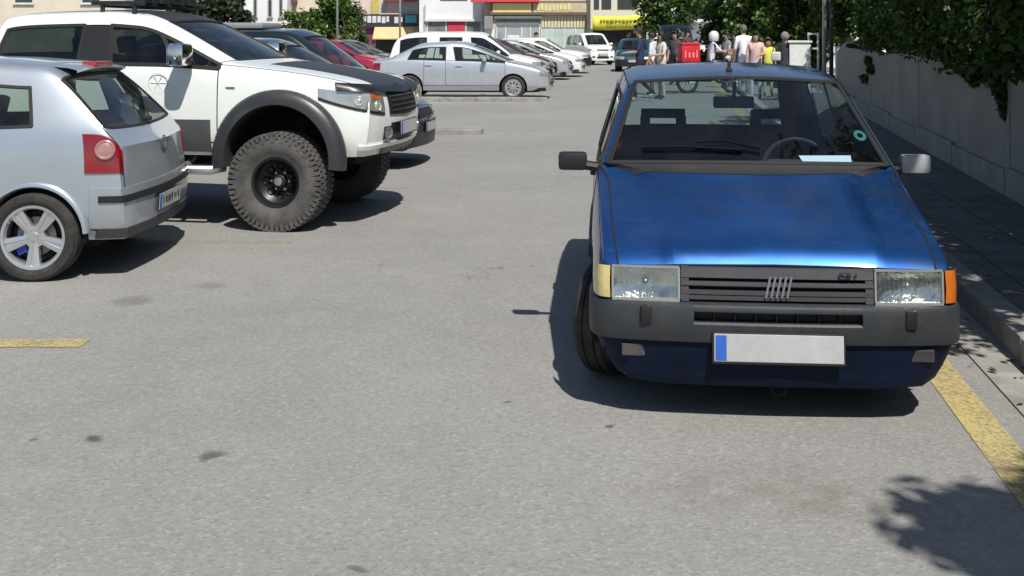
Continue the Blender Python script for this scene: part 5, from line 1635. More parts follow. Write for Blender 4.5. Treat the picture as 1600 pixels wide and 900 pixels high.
# ------------------------------------------------------------------ general car generator for the rows beyond
def gen_car(kind, paint, loc, th, label, L=None, W=None, Ht=None, lvl=2, rim='hubcap', rimm=None, glassm=None, name=None, cat='car', group=None, front_dark=False, plate_txt=None, tyre_r=0.30, roofbars=False, seats=True):
    T = {
        'sedan': dict(L=4.54, w=0.88, H=1.465, zs=0.22, zm=0.52, ax=(0.93, 3.53), roof=(5, 10)),
        'hatch': dict(L=3.95, w=0.84, H=1.47, zs=0.24, zm=0.54, ax=(0.80, 3.27), roof=(5, 10)),
        'suv': dict(L=4.4, w=0.90, H=1.69, zs=0.32, zm=0.66, ax=(0.85, 3.5), roof=(5, 10)),
        'van': dict(L=4.25, w=0.88, H=1.80, zs=0.26, zm=0.62, ax=(0.85, 3.6), roof=(5, 10)),
    }[kind]
    zs, zm = T['zs'], T['zm']
    H = lambda s, w, zb, zc, **k: HC(s, w, zb, zc, zs, zm, **k)
    Cb = lambda *a, **k: CC(*a, zs, zm, **k)
    W_ = lambda s, w, zb, **k: WB(s, w, zb, zs, zm, **k)
    if kind == 'sedan':
        cols = [H(0.07, 0.72, 0.62, 0.67), H(0.22, 0.81, 0.72, 0.79), H(0.6, 0.86, 0.82, 0.895), H(1.0, 0.875, 0.89, 0.97), W_(1.12, 0.88, 0.915, h=0.05, fwd=0.2),
                Cb(1.75, 0.88, 0.93, 2.08, 0.61, 1.365, 0.075, fwd=0.08), Cb(1.95, 0.88, 0.935, 2.30, 0.62, 1.39, 0.07), Cb(2.42, 0.88, 0.945, 2.48, 0.625, 1.395, 0.068), Cb(2.52, 0.88, 0.947, 2.56, 0.625, 1.395, 0.068),
                Cb(3.22, 0.88, 0.965, 3.10, 0.61, 1.375, 0.065), Cb(3.58, 0.875, 0.98, 3.38, 0.595, 1.335, 0.06, f=0.8, fwd=-0.05), W_(3.98, 0.85, 0.965, h=0.05, fwd=-0.14), H(4.2, 0.84, 0.955, 1.02), H(4.46, 0.79, 0.92, 0.985)]
    elif kind == 'hatch':
        cols = [H(0.07, 0.73, 0.62, 0.68), H(0.2, 0.79, 0.71, 0.79), H(0.5, 0.825, 0.82, 0.90), H(0.85, 0.835, 0.89, 0.97), W_(1.0, 0.84, 0.915, h=0.05, fwd=0.16),
                Cb(1.5, 0.84, 0.93, 1.78, 0.61, 1.38, 0.075, fwd=0.08), Cb(1.65, 0.84, 0.935, 1.95, 0.62, 1.40, 0.07), Cb(2.1, 0.84, 0.945, 2.14, 0.625, 1.405, 0.066), Cb(2.2, 0.84, 0.947, 2.22, 0.625, 1.405, 0.066),
                Cb(2.95, 0.84, 0.97, 2.92, 0.61, 1.39, 0.06), Cb(3.45, 0.82, 0.99, 3.36, 0.585, 1.36, 0.05, f=0.8), W_(3.78, 0.785, 0.955, h=0.03, fwd=-0.06), H(3.87, 0.765, 0.87, 0.905)]
    elif kind == 'suv':
        cols = [H(0.08, 0.76, 0.80, 0.86), H(0.2, 0.84, 0.90, 0.97), H(0.55, 0.88, 1.0, 1.06), H(1.0, 0.895, 1.04, 1.11), W_(1.15, 0.90, 1.06, h=0.05, fwd=0.15),
                Cb(1.6, 0.90, 1.07, 1.85, 0.67, 1.60, 0.075, fwd=0.08), Cb(1.75, 0.90, 1.075, 2.0, 0.68, 1.615, 0.07), Cb(2.2, 0.90, 1.08, 2.25, 0.685, 1.62, 0.07), Cb(2.3, 0.90, 1.08, 2.33, 0.685, 1.62, 0.07),
                Cb(3.1, 0.90, 1.10, 3.08, 0.675, 1.61, 0.065), Cb(4.0, 0.88, 1.12, 3.9, 0.65, 1.58, 0.055), W_(4.22, 0.86, 1.08, h=0.03, fwd=-0.05), H(4.32, 0.84, 0.98, 1.02)]
    else:
        cols = [H(0.08, 0.74, 0.82, 0.88), H(0.2, 0.82, 0.92, 0.99), H(0.5, 0.86, 1.01, 1.07), H(0.8, 0.875, 1.05, 1.13), W_(0.92, 0.88, 1.07, h=0.05, fwd=0.15),
                Cb(1.3, 0.88, 1.08, 1.62, 0.70, 1.70, 0.08, fwd=0.08), Cb(1.45, 0.88, 1.085, 1.78, 0.71, 1.715, 0.075), Cb(1.95, 0.88, 1.09, 1.97, 0.715, 1.725, 0.075), Cb(2.07, 0.88, 1.09, 2.08, 0.715, 1.725, 0.075),
                Cb(2.9, 0.88, 1.09, 2.9, 0.715, 1.725, 0.075), Cb(4.02, 0.87, 1.09, 4.0, 0.70, 1.71, 0.07), W_(4.14, 0.86, 1.07, h=0.03, fwd=-0.03), H(4.2, 0.85, 0.95, 0.98)]
        # a pillar splits the long side glass
        cols.insert(10, Cb(3.02, 0.88, 1.09, 3.02, 0.715, 1.725, 0.075))
    Lt, wt, Ht_ = T['L'], T['w'], T['H']
    L = L or Lt; W = W or wt * 2; Ht = Ht or Ht_
    sx, sy, sz = L / Lt, W / 2 / wt, Ht / Ht_
    cols = [[(p[0] * sx, p[1] * sy, p[2] * sz) for p in c] for c in cols]
    x0 = L / 2
    nm = name or {'sedan': 'sedan_car', 'hatch': 'hatchback_car', 'suv': 'suv_car', 'van': 'van'}[kind]
    root = empty(nm, loc, th)
    tag(root, label, cat, group)
    last = len(cols) - 1
    tags = [('windscreen', 4, 5, 7, 8), ('front_quarter_window', 4, 5, 4, 5), ('side_window', 5, 7, 4, 5), ('rear_side_window', 8, 9, 4, 5), ('hood', 0, 4, 5, 8), ('front_door', 4, 8, 1, 4), ('rear_door', 8, 9, 1, 4)]
    if kind == 'sedan': tags += [('quarter_window', 9, 10, 4, 5), ('rear_window', 10, 11, 7, 8), ('boot_lid', 11, 13, 5, 8)]
    elif kind == 'hatch': tags += [('quarter_window', 9, 10, 4, 5), ('rear_window', 10, 11, 7, 8)]
    elif kind == 'suv': tags += [('quarter_window', 9, 10, 4, 5), ('rear_window', 10, 11, 7, 8)]
    else: tags += [('quarter_window', 10, 11, 4, 5), ('rear_window', 11, 12, 7, 8)]
    gm = glassm or GLASS
    g2 = GLASSD if glassm is None else glassm
    ar = T['ax'][0] * sx, T['ax'][1] * sx
    Ra = tyre_r + 0.05
    sh = build_shell(root, L, cols, tags, dict({t: paint for t in ('body', 'hood', 'front_door', 'rear_door', 'boot_lid')}, windscreen=gm, side_window=gm, rear_side_window=gm, quarter_window=gm, rear_window=gm, front_quarter_window=gm),
                     nose=(0.10, 0.12, 0.12, 0.09), tail=(0.05, 0.07, 0.07, 0.05), arches=[(ar[0], tyre_r, Ra, W * 0.28), (ar[1], tyre_r, Ra, W * 0.28)], lvl=lvl,
                     rowcr={4: 0.3, 5: 0.3, 6: 0.2}, colcr={4: 0.5}, seal=0.022, gap=0.008, capcr=0.2, names={'front_door': 'door', 'rear_door': 'door'})
    rimm = rimm or ALLOY
    w = W / 2
    zb = cols[4][4][2]
    for sg in (1, -1):
        for s in ar:
            wheel(root, x0 - s, sg * (w - 0.105), tyre_r, 0.195, tyre_r * 0.68, rim, sg, rimm, n=28)
            liner(root, x0 - s, w - 0.03, tyre_r, Ra, sg)
        mirror(root, sh, cols[5][4][0] - 0.12, zb + 0.09, sg, paint, w=0.17, h=0.12, d=0.1, arm=0.05, yb=w - 0.04)
        handle(root, sh, cols[7][4][0] - 0.14, zb - 0.08 * sz, sg, paint, 'front_door'); handle(root, sh, cols[9][4][0] - 0.16, zb - 0.06 * sz, sg, paint, 'rear_door')
        zh = cols[1][4][2]
        hl = radial_patch(sh, 0.95 * sx, [sg * q for q in lin(24, 50, 8)], [zh - 0.17 * sz + 0.05 * i / 7 for i in range(8)], [zh - 0.045 * sz + 0.03 * i / 7 for i in range(8)],
                          mat('headlight glass', (0.46, 0.48, 0.46)), 'headlight', nz=4, off=0.008)
        radial_patch(sh, 0.95 * sx, [sg * q for q in lin(24, 32, 5)], [zs + 0.14] * 5, [zs + 0.22] * 5, BLACK, 'fog_recess', nz=3, off=0.006)
        zt = cols[last][4][2]
        radial_patch(sh, L - 0.95 * sx, [sg * q for q in lin(130, 154, 7)], [zt - 0.20] * 7, [zt - 0.02] * 7, REDL, 'tail_light', nz=4, off=0.008)
    a = lin(-20, 20, 11)
    radial_patch(sh, 0.95 * sx, a, [zh - 0.15 * sz] * 11, [zh - 0.055 * sz] * 11, BLACK, 'grille', nz=3, off=0.008)
    radial_patch(sh, 0.95 * sx, lin(-19, 19, 11), [zs + 0.09] * 11, [zs + 0.2] * 11, BLACK, 'lower_intake', nz=3, off=0.006)
    if front_dark:
        radial_patch(sh, 0.95 * sx, lin(-48, 48, 21), [zs + 0.02] * 21, [zm] * 21, mat('black bumper', (0.015, 0.016, 0.018), 0.4), 'front_bumper', nz=4, off=0.02, thick=0.05)
    pl = front_x(sh, 0, zm - 0.07)
    plate(root, pl + 0.03, 0, zm - 0.06, 1)
    plate(root, front_x(sh, 0, zm + 0.06, -1) - 0.02, 0, zm + 0.08, -1)
    underbody(root, L, w - 0.02, zs - 0.03, x0, [(ar[0] - Ra, ar[0] + Ra), (ar[1] - Ra, ar[1] + Ra)])
    if seats:
        interior(root, sh, x0 - cols[7][4][0] + 0.12, x0 - cols[9][4][0] + 0.1, w * 0.82, 0.3, zb, floor=zs + 0.06)
        db = MB(); db.bbox(x0 - cols[5][4][0] + 0.1, x0 - cols[4][4][0] - 0.02, -w * 0.8, w * 0.8, zb - 0.2, zb + 0.02, 0.04); db.build('dashboard', BLACK, root)
    if roofbars:
        zr = top_z(sh, L * 0.5, w * 0.5)
        rb = MB()
        for sg in (1, -1):
            rb.tube([(x0 - cols[6][6][0], sg * w * 0.62, zr + 0.0), (x0 - cols[6][6][0] - 0.12, sg * w * 0.62, zr + 0.05), (x0 - cols[10][6][0] + 0.12, sg * w * 0.62, zr + 0.05), (x0 - cols[10][6][0], sg * w * 0.62, zr)], 0.02, 8)
        rb.build('roof_rail', ALLOY, root, smooth=True, angle=50)['kind'] = 'stuff'
    return root, sh
ROW = R(-8.5)       # cars in the bays point out towards the aisle
def nosed(px, D, L, th=ROW):
    """centre of a car whose nose tip is seen at pixel column px at distance D"""
    f = Vector((math.cos(th), math.sin(th), 0))
    return Vector(((px - 800) / 1750 * D, D, 0)) - f * (L / 2)

gen_car('hatch', NAVY, nosed(667, 13.9, 4.2), ROW, 'navy people carrier with black bumper parked just behind the white pickup', L=4.2, Ht=1.58, front_dark=True, rim='alloy5')
r, sh = gen_car('van', GREENB, nosed(650, 17.0, 4.5), ROW, 'dark green tall car with a grey roof box beyond the navy people carrier', L=4.5, Ht=1.72, tyre_r=0.33, rim='steel', name='off_road_car')
bx = MB(); bx.bbox(-0.85, 0.0, -0.5, 0.35, 1.70, 1.79, 0.03)
bx.build('roof_box', mat('grey roof box', (0.27, 0.28, 0.30), 0.5), r, smooth=True, angle=50)
tag(r.children[-1])
gen_car('sedan', SILVER, nosed(862, 28.6, 4.54, R(-4)), R(-4), 'silver sedan parked side-on behind the kerb island across the aisle', lvl=3)
gen_car('van', WHITE, nosed(850, 32.0, 4.4, R(-4)), R(-4), 'white passenger van with three grey side windows behind the silver sedan', L=4.4, Ht=1.72, cat='van', glassm=GLASSD)
gen_car('hatch', STEELB, nosed(862, 35.5, 4.1), ROW, 'dark blue hatchback between the white van and the maroon car', L=4.1)
gen_car('hatch', MAROON, nosed(869, 38.0, 4.2), ROW, 'maroon hatchback with dark windscreen in the far row', L=4.2, Ht=1.52)
gen_car('sedan', SILVER, nosed(893, 40.6, 4.3), ROW, 'silver grey sedan, nose between the maroon and the white car', L=4.3)
gen_car('sedan', WHITE, nosed(912, 43.4, 4.4), ROW, 'white sedan near the end of the far row', L=4.4)
gen_car('hatch', RED, nosed(612, 37.0, 4.0), ROW, 'red hatchback seen behind the boot of the silver sedan', L=4.0)
gen_car('sedan', GREY, nosed(640, 40.0, 4.4), ROW, 'dark grey sedan behind the red hatchback', L=4.4)
gen_car('van', WHITE, Vector((4.3, 62.0, 0)), R(-75), 'white van facing the camera in front of the yellow banner shop', L=4.4, W=1.6, Ht=1.75, cat='van')
gen_car('hatch', TEAL, Vector((5.55, 50.5, 0)), R(-98), 'teal hatchback with dark bumper in the lane behind the man in navy', front_dark=True)
gen_car('van', NAVY, Vector((8.0, 55.0, 0)), R(-96), 'tall dark blue van facing the camera behind the red delivery box', L=4.6, Ht=2.15, cat='van')
gen_car('hatch', WHITE, Vector((10.6, 33.5, 0)), R(-120), 'white car parked behind the grey wall under the trees', L=4.0)

gen_car('suv', WHITE, nosed(923, 47.5, 4.6), ROW, 'white estate car with black bumper at the end of the far row', L=4.6, Ht=1.52, front_dark=True)
# ------------------------------------------------------------------ vegetation
def leaf_cloud(name, cents, rads, per, size, m, parent, seed=0, flat=0.6, droop=0.0):
    rs = np.random.RandomState(seed)
    C = np.array(cents); n = len(C)
    rads = np.array(rads)
    idx = np.repeat(np.arange(n), per)
    N = len(idx)
    d = rs.normal(size=(N, 3)); d /= np.linalg.norm(d, axis=1)[:, None]
    r = rs.rand(N) ** 0.45
    P = C[idx] + d * (rads[idx] * r[:, None]) if rads.ndim == 2 else C[idx] + d * (rads[idx] * r)[:, None]
    nrm = rs.normal(size=(N, 3)) * 0.7 + np.array([0, 0, flat]) + d * 0.5
    nrm /= np.linalg.norm(nrm, axis=1)[:, None]
    t = rs.normal(size=(N, 3)); t[:, 2] -= droop
    t -= nrm * (t * nrm).sum(1)[:, None]; t /= np.linalg.norm(t, axis=1)[:, None]
    b = np.cross(nrm, t)
    s = size * (0.6 + 0.8 * rs.rand(N))[:, None]
    v0 = P - t * s * 0.5; v2 = P + t * s * 0.55
    v1 = P + b * s * 0.32 + nrm * s * 0.1; v3 = P - b * s * 0.32 + nrm * s * 0.1
    V = np.stack([v0, v1, v2, v3], 1).reshape(-1, 3)
    me = bpy.data.meshes.new(name)
    me.vertices.add(len(V)); me.vertices.foreach_set('co', V.astype(np.float32).ravel())
    me.loops.add(N * 4); me.loops.foreach_set('vertex_index', np.arange(N * 4, dtype=np.int32))
    me.polygons.add(N); me.polygons.foreach_set('loop_start', np.arange(0, N * 4, 4, dtype=np.int32))
    try: me.polygons.foreach_set('loop_total', np.full(N, 4, dtype=np.int32))
    except Exception: pass
    me.update(calc_edges=True)
    me.materials.append(m)
    o = bpy.data.objects.new(name, me); COL.objects.link(o); o.parent = parent
    return o

LEAF_D = leafmat('dark leaves', (0.026, 0.06, 0.011), (0.08, 0.145, 0.024), 0.35)
LEAF_M = leafmat('mid leaves', (0.042, 0.095, 0.012), (0.12, 0.20, 0.03), 0.3)
LEAF_G = leafmat('grey green leaves', (0.02, 0.035, 0.016), (0.05, 0.07, 0.032), 0.2)
BARK = mat('bark', (0.09, 0.07, 0.05), 0.95, var=0.35, scale=8, bump=0.6, bscale=30)

def tree(loc, label, h, cz, rx, ry, rz, ncl, per, size, m, seed, crad=0.5, trunk=0.13, shape='round', cat='tree', off=(0, 0)):
    rs = random.Random(seed)
    o = empty('tree', loc); tag(o, label, cat)
    cents = []; rad = []
    while len(cents) < ncl:
        x, y, z = rs.uniform(-1, 1), rs.uniform(-1, 1), rs.uniform(-1, 1)
        if shape == 'cone':
            w = 0.12 + 0.88 * (1 - z) / 2
            if x * x + y * y > w * w or x * x + y * y < (w * 0.35) ** 2 and rs.random() < 0.7: continue
        else:
            q = x * x + y * y + z * z
            if q > 1 or (q < 0.3 and rs.random() < 0.6): continue
        cents.append((off[0] + x * rx, off[1] + y * ry, cz + z * rz)); rad.append(crad * rs.uniform(0.55, 1.15))
    t = MB()
    top = Vector((off[0] * 0.8, off[1] * 0.8, cz + rz * (0.2 if shape != 'cone' else 0.8)))
    t.tube([(0, 0, 0), top * 0.3 + Vector((rs.uniform(-.1, .1), rs.uniform(-.1, .1), 0)), top * 0.65 + Vector((rs.uniform(-.15, .15), rs.uniform(-.15, .15), 0)), top], [trunk * 1.25, trunk, trunk * 0.7, trunk * 0.3], 9)
    for c in cents[::max(1, ncl // 14)]:
        c = Vector(c); s = top * rs.uniform(0.45, 0.9)
        t.tube([s, s.lerp(c, 0.5) + Vector((0, 0, 0.12)), c], [trunk * 0.32, trunk * 0.2, trunk * 0.07], 6)
    t.build('trunk', BARK, o, smooth=True)
    leaf_cloud('crown', cents, rad, per, size, m, o, seed)
    return o

# trees behind the grey wall, hanging over it
def wall_pt(y, off):
    return Vector((4.5, 9.9, 0)) + Vector((math.sin(WA), math.cos(WA), 0)) * y + Vector((math.cos(WA), -math.sin(WA), 0)) * off
tree(wall_pt(-4.6, 1.3), 'leafy tree behind the wall nearest the camera, crown hanging over the pavement', 6, 3.5, 2.3, 2.1, 1.5, 70, 170, 0.12, LEAF_M, 1, 0.5, 0.14, off=(-0.6, 0.2))
tree(wall_pt(-0.6, 1.3), 'dense dark tree hanging over the wall above the shaded pavement', 6, 3.3, 2.3, 2.4, 1.55, 80, 170, 0.12, LEAF_D, 2, 0.52, 0.15, off=(-0.6, 0))
tree(wall_pt(3.6, 1.4), 'dark tree leaning over the middle of the grey wall', 6, 3.5, 2.3, 2.4, 1.6, 78, 160, 0.13, LEAF_D, 3, 0.55, 0.15, off=(-0.6, 0))
tree(wall_pt(8.0, 1.5), 'green tree behind the far half of the grey wall', 6, 3.6, 2.2, 2.5, 1.8, 80, 200, 0.13, LEAF_M, 4, 0.6, 0.15, off=(-0.3, 0))
tree(wall_pt(13.0, 2.2), 'green tree just past the far end of the grey wall', 7, 3.8, 2.0, 2.5, 2.0, 70, 180, 0.14, LEAF_M, 5, 0.6, 0.15)
# branch over the camera that drops its shadow in the lower corner
tree(Vector((4.6, 0.3, 0)), 'tree beside the camera whose branch shades the asphalt at lower right', 6, 4.3, 1.05, 0.75, 0.55, 24, 170, 0.13, LEAF_M, 16, 0.34, 0.13, off=(-1.28, 0.22))

# ragged creeper along the wall top with one hanging strand
def creeper():
    o = empty('creeper', wall_pt(0, 0.1)); o.rotation_euler = (0, 0, -WA)
    tag(o, 'dark creeper spilling over the wall top with one dangling strand', 'creeper')
    rs = random.Random(5)
    cents = []; rad = []
    y = -5.0
    while y < 9.0:
        low = 1.36 + 0.22 * math.sin(y * 1.3) * rs.random() + (0.18 if y > 4 else 0.0)
        for _ in range(9):
            cents.append((rs.uniform(-0.42, 0.5), y + rs.uniform(-0.3, 0.3), low + abs(rs.gauss(0, 0.5)) + 0.05)); rad.append(rs.uniform(0.14, 0.34))
        y += 0.24
    for k in range(9):
        cents.append((-0.22 + 0.02 * k, 0.55 + rs.uniform(-0.05, 0.05), 1.36 - k * 0.062)); rad.append(0.10 - 0.004 * k)
    for k in range(5):
        cents.append((-0.2, 1.3 + rs.uniform(-0.1, 0.1), 1.4 - k * 0.05)); rad.append(0.12)
    for (yy, zz) in ((9.6, 1.0), (10.4, 0.82), (9.9, 1.15)):
        cents.append((-0.14, yy, zz)); rad.append(0.09)
    leaf_cloud('foliage', cents, rad, 95, 0.085, LEAF_D, o, 7, droop=0.5)
    t = MB()
    for k in range(14):
        yy = -4.6 + k
        t.tube([(0.12, yy, 0.1), (0.14, yy + 0.2, 1.0), (0.0, yy + 0.4, 1.5), (-0.15, yy + 0.7, 1.75)], [0.025, 0.02, 0.014, 0.006], 6)
    t.tube([(0, 0.5, 1.5), (-0.2, 0.55, 1.3), (-0.15, 0.56, 0.85)], 0.006, 5)
    t.build('stems', BARK, o)['kind'] = 'stuff'
creeper()

def px_tree(px, D, label, top, rx, rz, ncl, per, size, m, seed, shape='round', crad=0.8, base=None):
    P = Vector(((px - 800) / 1750 * D, D, 0))
    cz = top - rz
    return tree(P, label, top, cz, rx, rx, rz, ncl, per, size, m, seed, crad, 0.18, shape)
px_tree(345, 42, 'dark feathery evergreen behind the pickup windscreen', 7.5, 1.25, 3.6, 90, 130, 0.2, LEAF_G, 21, 'cone', 0.5)
px_tree(305, 48, 'dark green tree over the pickup roof', 7.0, 1.6, 3.0, 80, 110, 0.2, LEAF_G, 22, 'round', 0.6)
px_tree(395, 50, 'low round shrub with pale leaves at the edge of the white block', 1.9, 0.8, 0.8, 26, 90, 0.12, LEAF_G, 23, 'round', 0.3)
px_tree(518, 54, 'conical green tree beside the pale pole', 6.5, 1.25, 3.2, 80, 120, 0.2, LEAF_M, 24, 'cone', 0.5)
px_tree(545, 58, 'darker bushy tree at the corner of the pink building', 3.3, 0.8, 1.5, 40, 90, 0.16, LEAF_D, 29, 'round', 0.4)
px_tree(462, 62, 'small bushy tree in front of the cream block', 2.9, 0.9, 1.2, 40, 90, 0.16, LEAF_M, 25, 'round', 0.4)
px_tree(1040, 64, 'dark tree beside the yellow banner shop', 7.5, 2.0, 3.2, 90, 110, 0.24, LEAF_D, 26, 'round', 0.7)
px_tree(1012, 78, 'leafy tree showing over the roof of the cream shop', 9, 2.2, 3.6, 70, 100, 0.26, LEAF_M, 36, 'round', 0.7)
px_tree(1142, 48, 'dark conical evergreen behind the man in white', 8.0, 1.35, 3.9, 90, 150, 0.2, LEAF_D, 27, 'cone', 0.55)
px_tree(1190, 44, 'tall green conifer behind the people', 8.5, 1.6, 4.1, 110, 150, 0.2, LEAF_M, 28, 'cone', 0.6)
px_tree(1168, 52, 'dark evergreen between the two conifers', 8.0, 1.5, 3.9, 80, 140, 0.2, LEAF_D, 38, 'cone', 0.6)
px_tree(1236, 42, 'bright green conifer left of the lamp post', 8.0, 1.5, 3.9, 100, 150, 0.19, LEAF_M, 30, 'cone', 0.55)
px_tree(1275, 47, 'green tree behind the lamp post', 8.0, 1.8, 3.7, 100, 140, 0.2, LEAF_M, 31, 'round', 0.7)
px_tree(1320, 40, 'dark tree behind the white parked car', 7.0, 1.7, 2.6, 90, 130, 0.19, LEAF_D, 32, 'round', 0.6)
px_tree(1390, 34, 'broad dark tree deep behind the wall', 7.0, 2.6, 3.2, 120, 140, 0.19, LEAF_D, 33, 'round', 0.7)
px_tree(1500, 26, 'wide dark tree behind the creeper', 6.5, 2.6, 3.0, 120, 150, 0.16, LEAF_D, 34, 'round', 0.65)
px_tree(1600, 20, 'dark tree at the right frame edge behind the wall', 6.0, 2.4, 2.8, 110, 160, 0.14, LEAF_D, 35, 'round', 0.6)

# fallen leaves along the kerb and the wall foot
rs = np.random.RandomState(3)
cents = []
for _ in range(150):
    yy = rs.uniform(2.5, 14); xx = rs.choice([rs.uniform(1.2, 1.62), rs.uniform(1.85, 3.1), rs.uniform(1.45, 1.63)])
    z = 0.016 if xx < 1.64 else 0.134
    cents.append((xx * math.cos(RA) + yy * math.sin(RA), -xx * math.sin(RA) + yy * math.cos(RA), z))
N = len(cents); V = []; Fc = []
for i, c in enumerate(cents):
    a = rs.uniform(0, 6.28); s_ = rs.uniform(0.018, 0.035)
    ca, sa = math.cos(a) * s_, math.sin(a) * s_
    V += [(c[0] - ca, c[1] - sa, c[2] - 0.006), (c[0] + sa * .45, c[1] - ca * .45, c[2]), (c[0] + ca, c[1] + sa, c[2] + 0.004), (c[0] - sa * .45, c[1] + ca * .45, c[2])]
    Fc.append((4 * i, 4 * i + 1, 4 * i + 2, 4 * i + 3))
me = bpy.data.meshes.new('fallen_leaves'); me.from_pydata(V, [], Fc); me.materials.append(leafmat('dry leaves', (0.10, 0.07, 0.03), (0.17, 0.13, 0.06), 0.1))
o = bpy.data.objects.new('fallen_leaves', me); COL.objects.link(o)
tag(o, 'dry fallen leaves along the kerb and pavement', 'leaves', kind='stuff')
# ------------------------------------------------------------------ people
SKIN = mat('skin', (0.42, 0.25, 0.18), 0.6, var=0.08)
def person(px, D, face, label, h=1.74, shirt=(0.5, 0.5, 0.5), trousers=(0.03, 0.04, 0.07), shoes=(0.02, 0.02, 0.02), hair=(0.015, 0.012, 0.01), arms=None, legs=None, z=0.0, sleeve=0.5,
           hairlen=0.0, helmet=None, scarf=None, pel=0.0, pelz=None, lean=0.0, skirt=None, group=None):
    P = Vector(((px - 800) / 1750 * D, D, z))
    root = empty('person', P, R(face)); tag(root, label, 'person', group)
    k = h / 1.75
    pz = pelz or 0.95
    J = {}
    J['pel'] = (0, 0, pz); J['spi'] = (lean * 0.3, 0, pz + 0.2); J['che'] = (lean * 0.8, 0, pz + 0.4); J['nek'] = (lean + 0.0, 0, pz + 0.54); J['jaw'] = (lean + 0.035, 0, pz + 0.60); J['hed'] = (lean + 0.03, 0, pz + 0.70); J['top'] = (lean + 0.015, 0, pz + 0.755)
    legs = legs or {}
    arms = arms or {}
    E = [('pel', 'spi'), ('spi', 'che'), ('che', 'nek'), ('nek', 'jaw'), ('jaw', 'hed'), ('hed', 'top')]
    Rr = {'pel': (0.15, 0.115), 'spi': (0.135, 0.10), 'che': (0.16, 0.115), 'nek': (0.055, 0.055), 'jaw': (0.062, 0.07), 'hed': (0.077, 0.092), 'top': (0.05, 0.06)}
    for s, sg in (('L', 1), ('R', -1)):
        J['sh' + s] = (lean * 0.9, sg * 0.17, pz + 0.47)
        el, wr = arms.get(s, ((0.02, 0.22, 0.20), (0.10, 0.22, -0.03)))
        J['el' + s] = (el[0] + lean * 0.6, sg * el[1], pz + el[2]); J['wr' + s] = (wr[0] + lean * 0.6, sg * wr[1], pz + wr[2])
        d = (Vector(J['wr' + s]) - Vector(J['el' + s])).normalized()
        w = Vector(J['wr' + s])
        J['pa' + s] = tuple(w + d * 0.08)
        Rr.update({'sh' + s: (0.065, 0.065), 'el' + s: (0.045, 0.045), 'wr' + s: (0.03, 0.026), 'pa' + s: (0.04, 0.022)})
        E += [('che', 'sh' + s), ('sh' + s, 'el' + s), ('el' + s, 'wr' + s), ('wr' + s, 'pa' + s)]
        a = d.cross(Vector((0, 0, 1)));
        if a.length < 0.05: a = Vector((1, 0, 0))
        a.normalize(); c = d.cross(a)
        for f in range(4):
            b0 = w + d * 0.085 + a * (f - 1.5) * 0.02
            L_ = (0.066, 0.078, 0.072, 0.056)[f]
            J['f%d%s' % (f, s)] = tuple(b0 + d * L_ * 0.5 + c * 0.006); J['g%d%s' % (f, s)] = tuple(b0 + d * L_ + c * 0.024)
            Rr['f%d%s' % (f, s)] = (0.009, 0.009); Rr['g%d%s' % (f, s)] = (0.008, 0.008)
            E += [('pa' + s, 'f%d%s' % (f, s)), ('f%d%s' % (f, s), 'g%d%s' % (f, s))]
        J['th' + s] = tuple(w + d * 0.055 + a * 0.05 + c * 0.02); Rr['th' + s] = (0.01, 0.01); E.append(('wr' + s, 'th' + s))
        kn, an = legs.get(s, ((0.02, 0.10, 0.50), (-0.01, 0.105, 0.085)))
        J['hi' + s] = (0, sg * 0.09, pz - 0.06); J['kn' + s] = (kn[0], sg * kn[1], kn[2]); J['an' + s] = (an[0], sg * an[1], an[2]); J['to' + s] = (an[0] + 0.16, sg * (an[1] + 0.015), max(0.035, an[2] - 0.045))
        Rr.update({'hi' + s: (0.09, 0.09), 'kn' + s: (0.06, 0.06), 'an' + s: (0.043, 0.043), 'to' + s: (0.042, 0.03)})
        E += [('pel', 'hi' + s), ('hi' + s, 'kn' + s), ('kn' + s, 'an' + s), ('an' + s, 'to' + s)]
    keys = list(J); ix = {q: i for i, q in enumerate(keys)}
    me = bpy.data.meshes.new('body')
    me.from_pydata([tuple(v * k for v in J[q]) for q in keys], [(ix[a], ix[b]) for a, b in E], [])
    o = bpy.data.objects.new('body_tmp', me); COL.objects.link(o)
    o.modifiers.new('skin', 'SKIN'); sb = o.modifiers.new('sub', 'SUBSURF'); sb.levels = 1; sb.render_levels = 1
    for q in keys:
        d = me.skin_vertices[0].data[ix[q]]; d.radius = tuple(v * k for v in Rr[q]); d.use_root = (q == 'pel')
    ev = evaluate(o)
    COL.objects.unlink(o); bpy.data.objects.remove(o)
    reg = {}
    for a, b in E:
        if b[:2] in ('hi', 'kn', 'an') and b[:3] not in ('hed',): r = 1
        elif b[:2] == 'to': r = 2
        elif b in ('jaw', 'hed', 'top') or b[:2] in ('wr', 'pa', 'th') or b[0] in 'fg' or b == 'nek' and False: r = 3
        else: r = 0
        if b[:2] == 'el' and False: r = 3
        reg[(a, b)] = r
    segs = [(Vector(J[a]) * k, Vector(J[b]) * k, reg[(a, b)]) for a, b in E]
    mats_ = [mat('cloth %d %d %d' % tuple(int(c * 99) for c in shirt), shirt, 0.9, var=0.12, scale=9), mat('cloth %d %d %d' % tuple(int(c * 99) for c in trousers), trousers, 0.9, var=0.15, scale=9),
             mat('cloth %d %d %d' % tuple(int(c * 99) for c in shoes), shoes, 0.7), SKIN]
    for m in mats_: ev.materials.append(m)
    for p in ev.polygons:
        c = p.center; best = 9; br = 0
        for a, b, r in segs:
            t = max(0, min(1, (c - a).dot(b - a) / max(1e-9, (b - a).length_squared)))
            dd = (c - (a + (b - a) * t)).length
            if dd < best: best = dd; br = r
        p.material_index = br; p.use_smooth = True
    bo = bpy.data.objects.new('body', ev); COL.objects.link(bo); bo.parent = root
    hd = Vector(J['hed']) * k
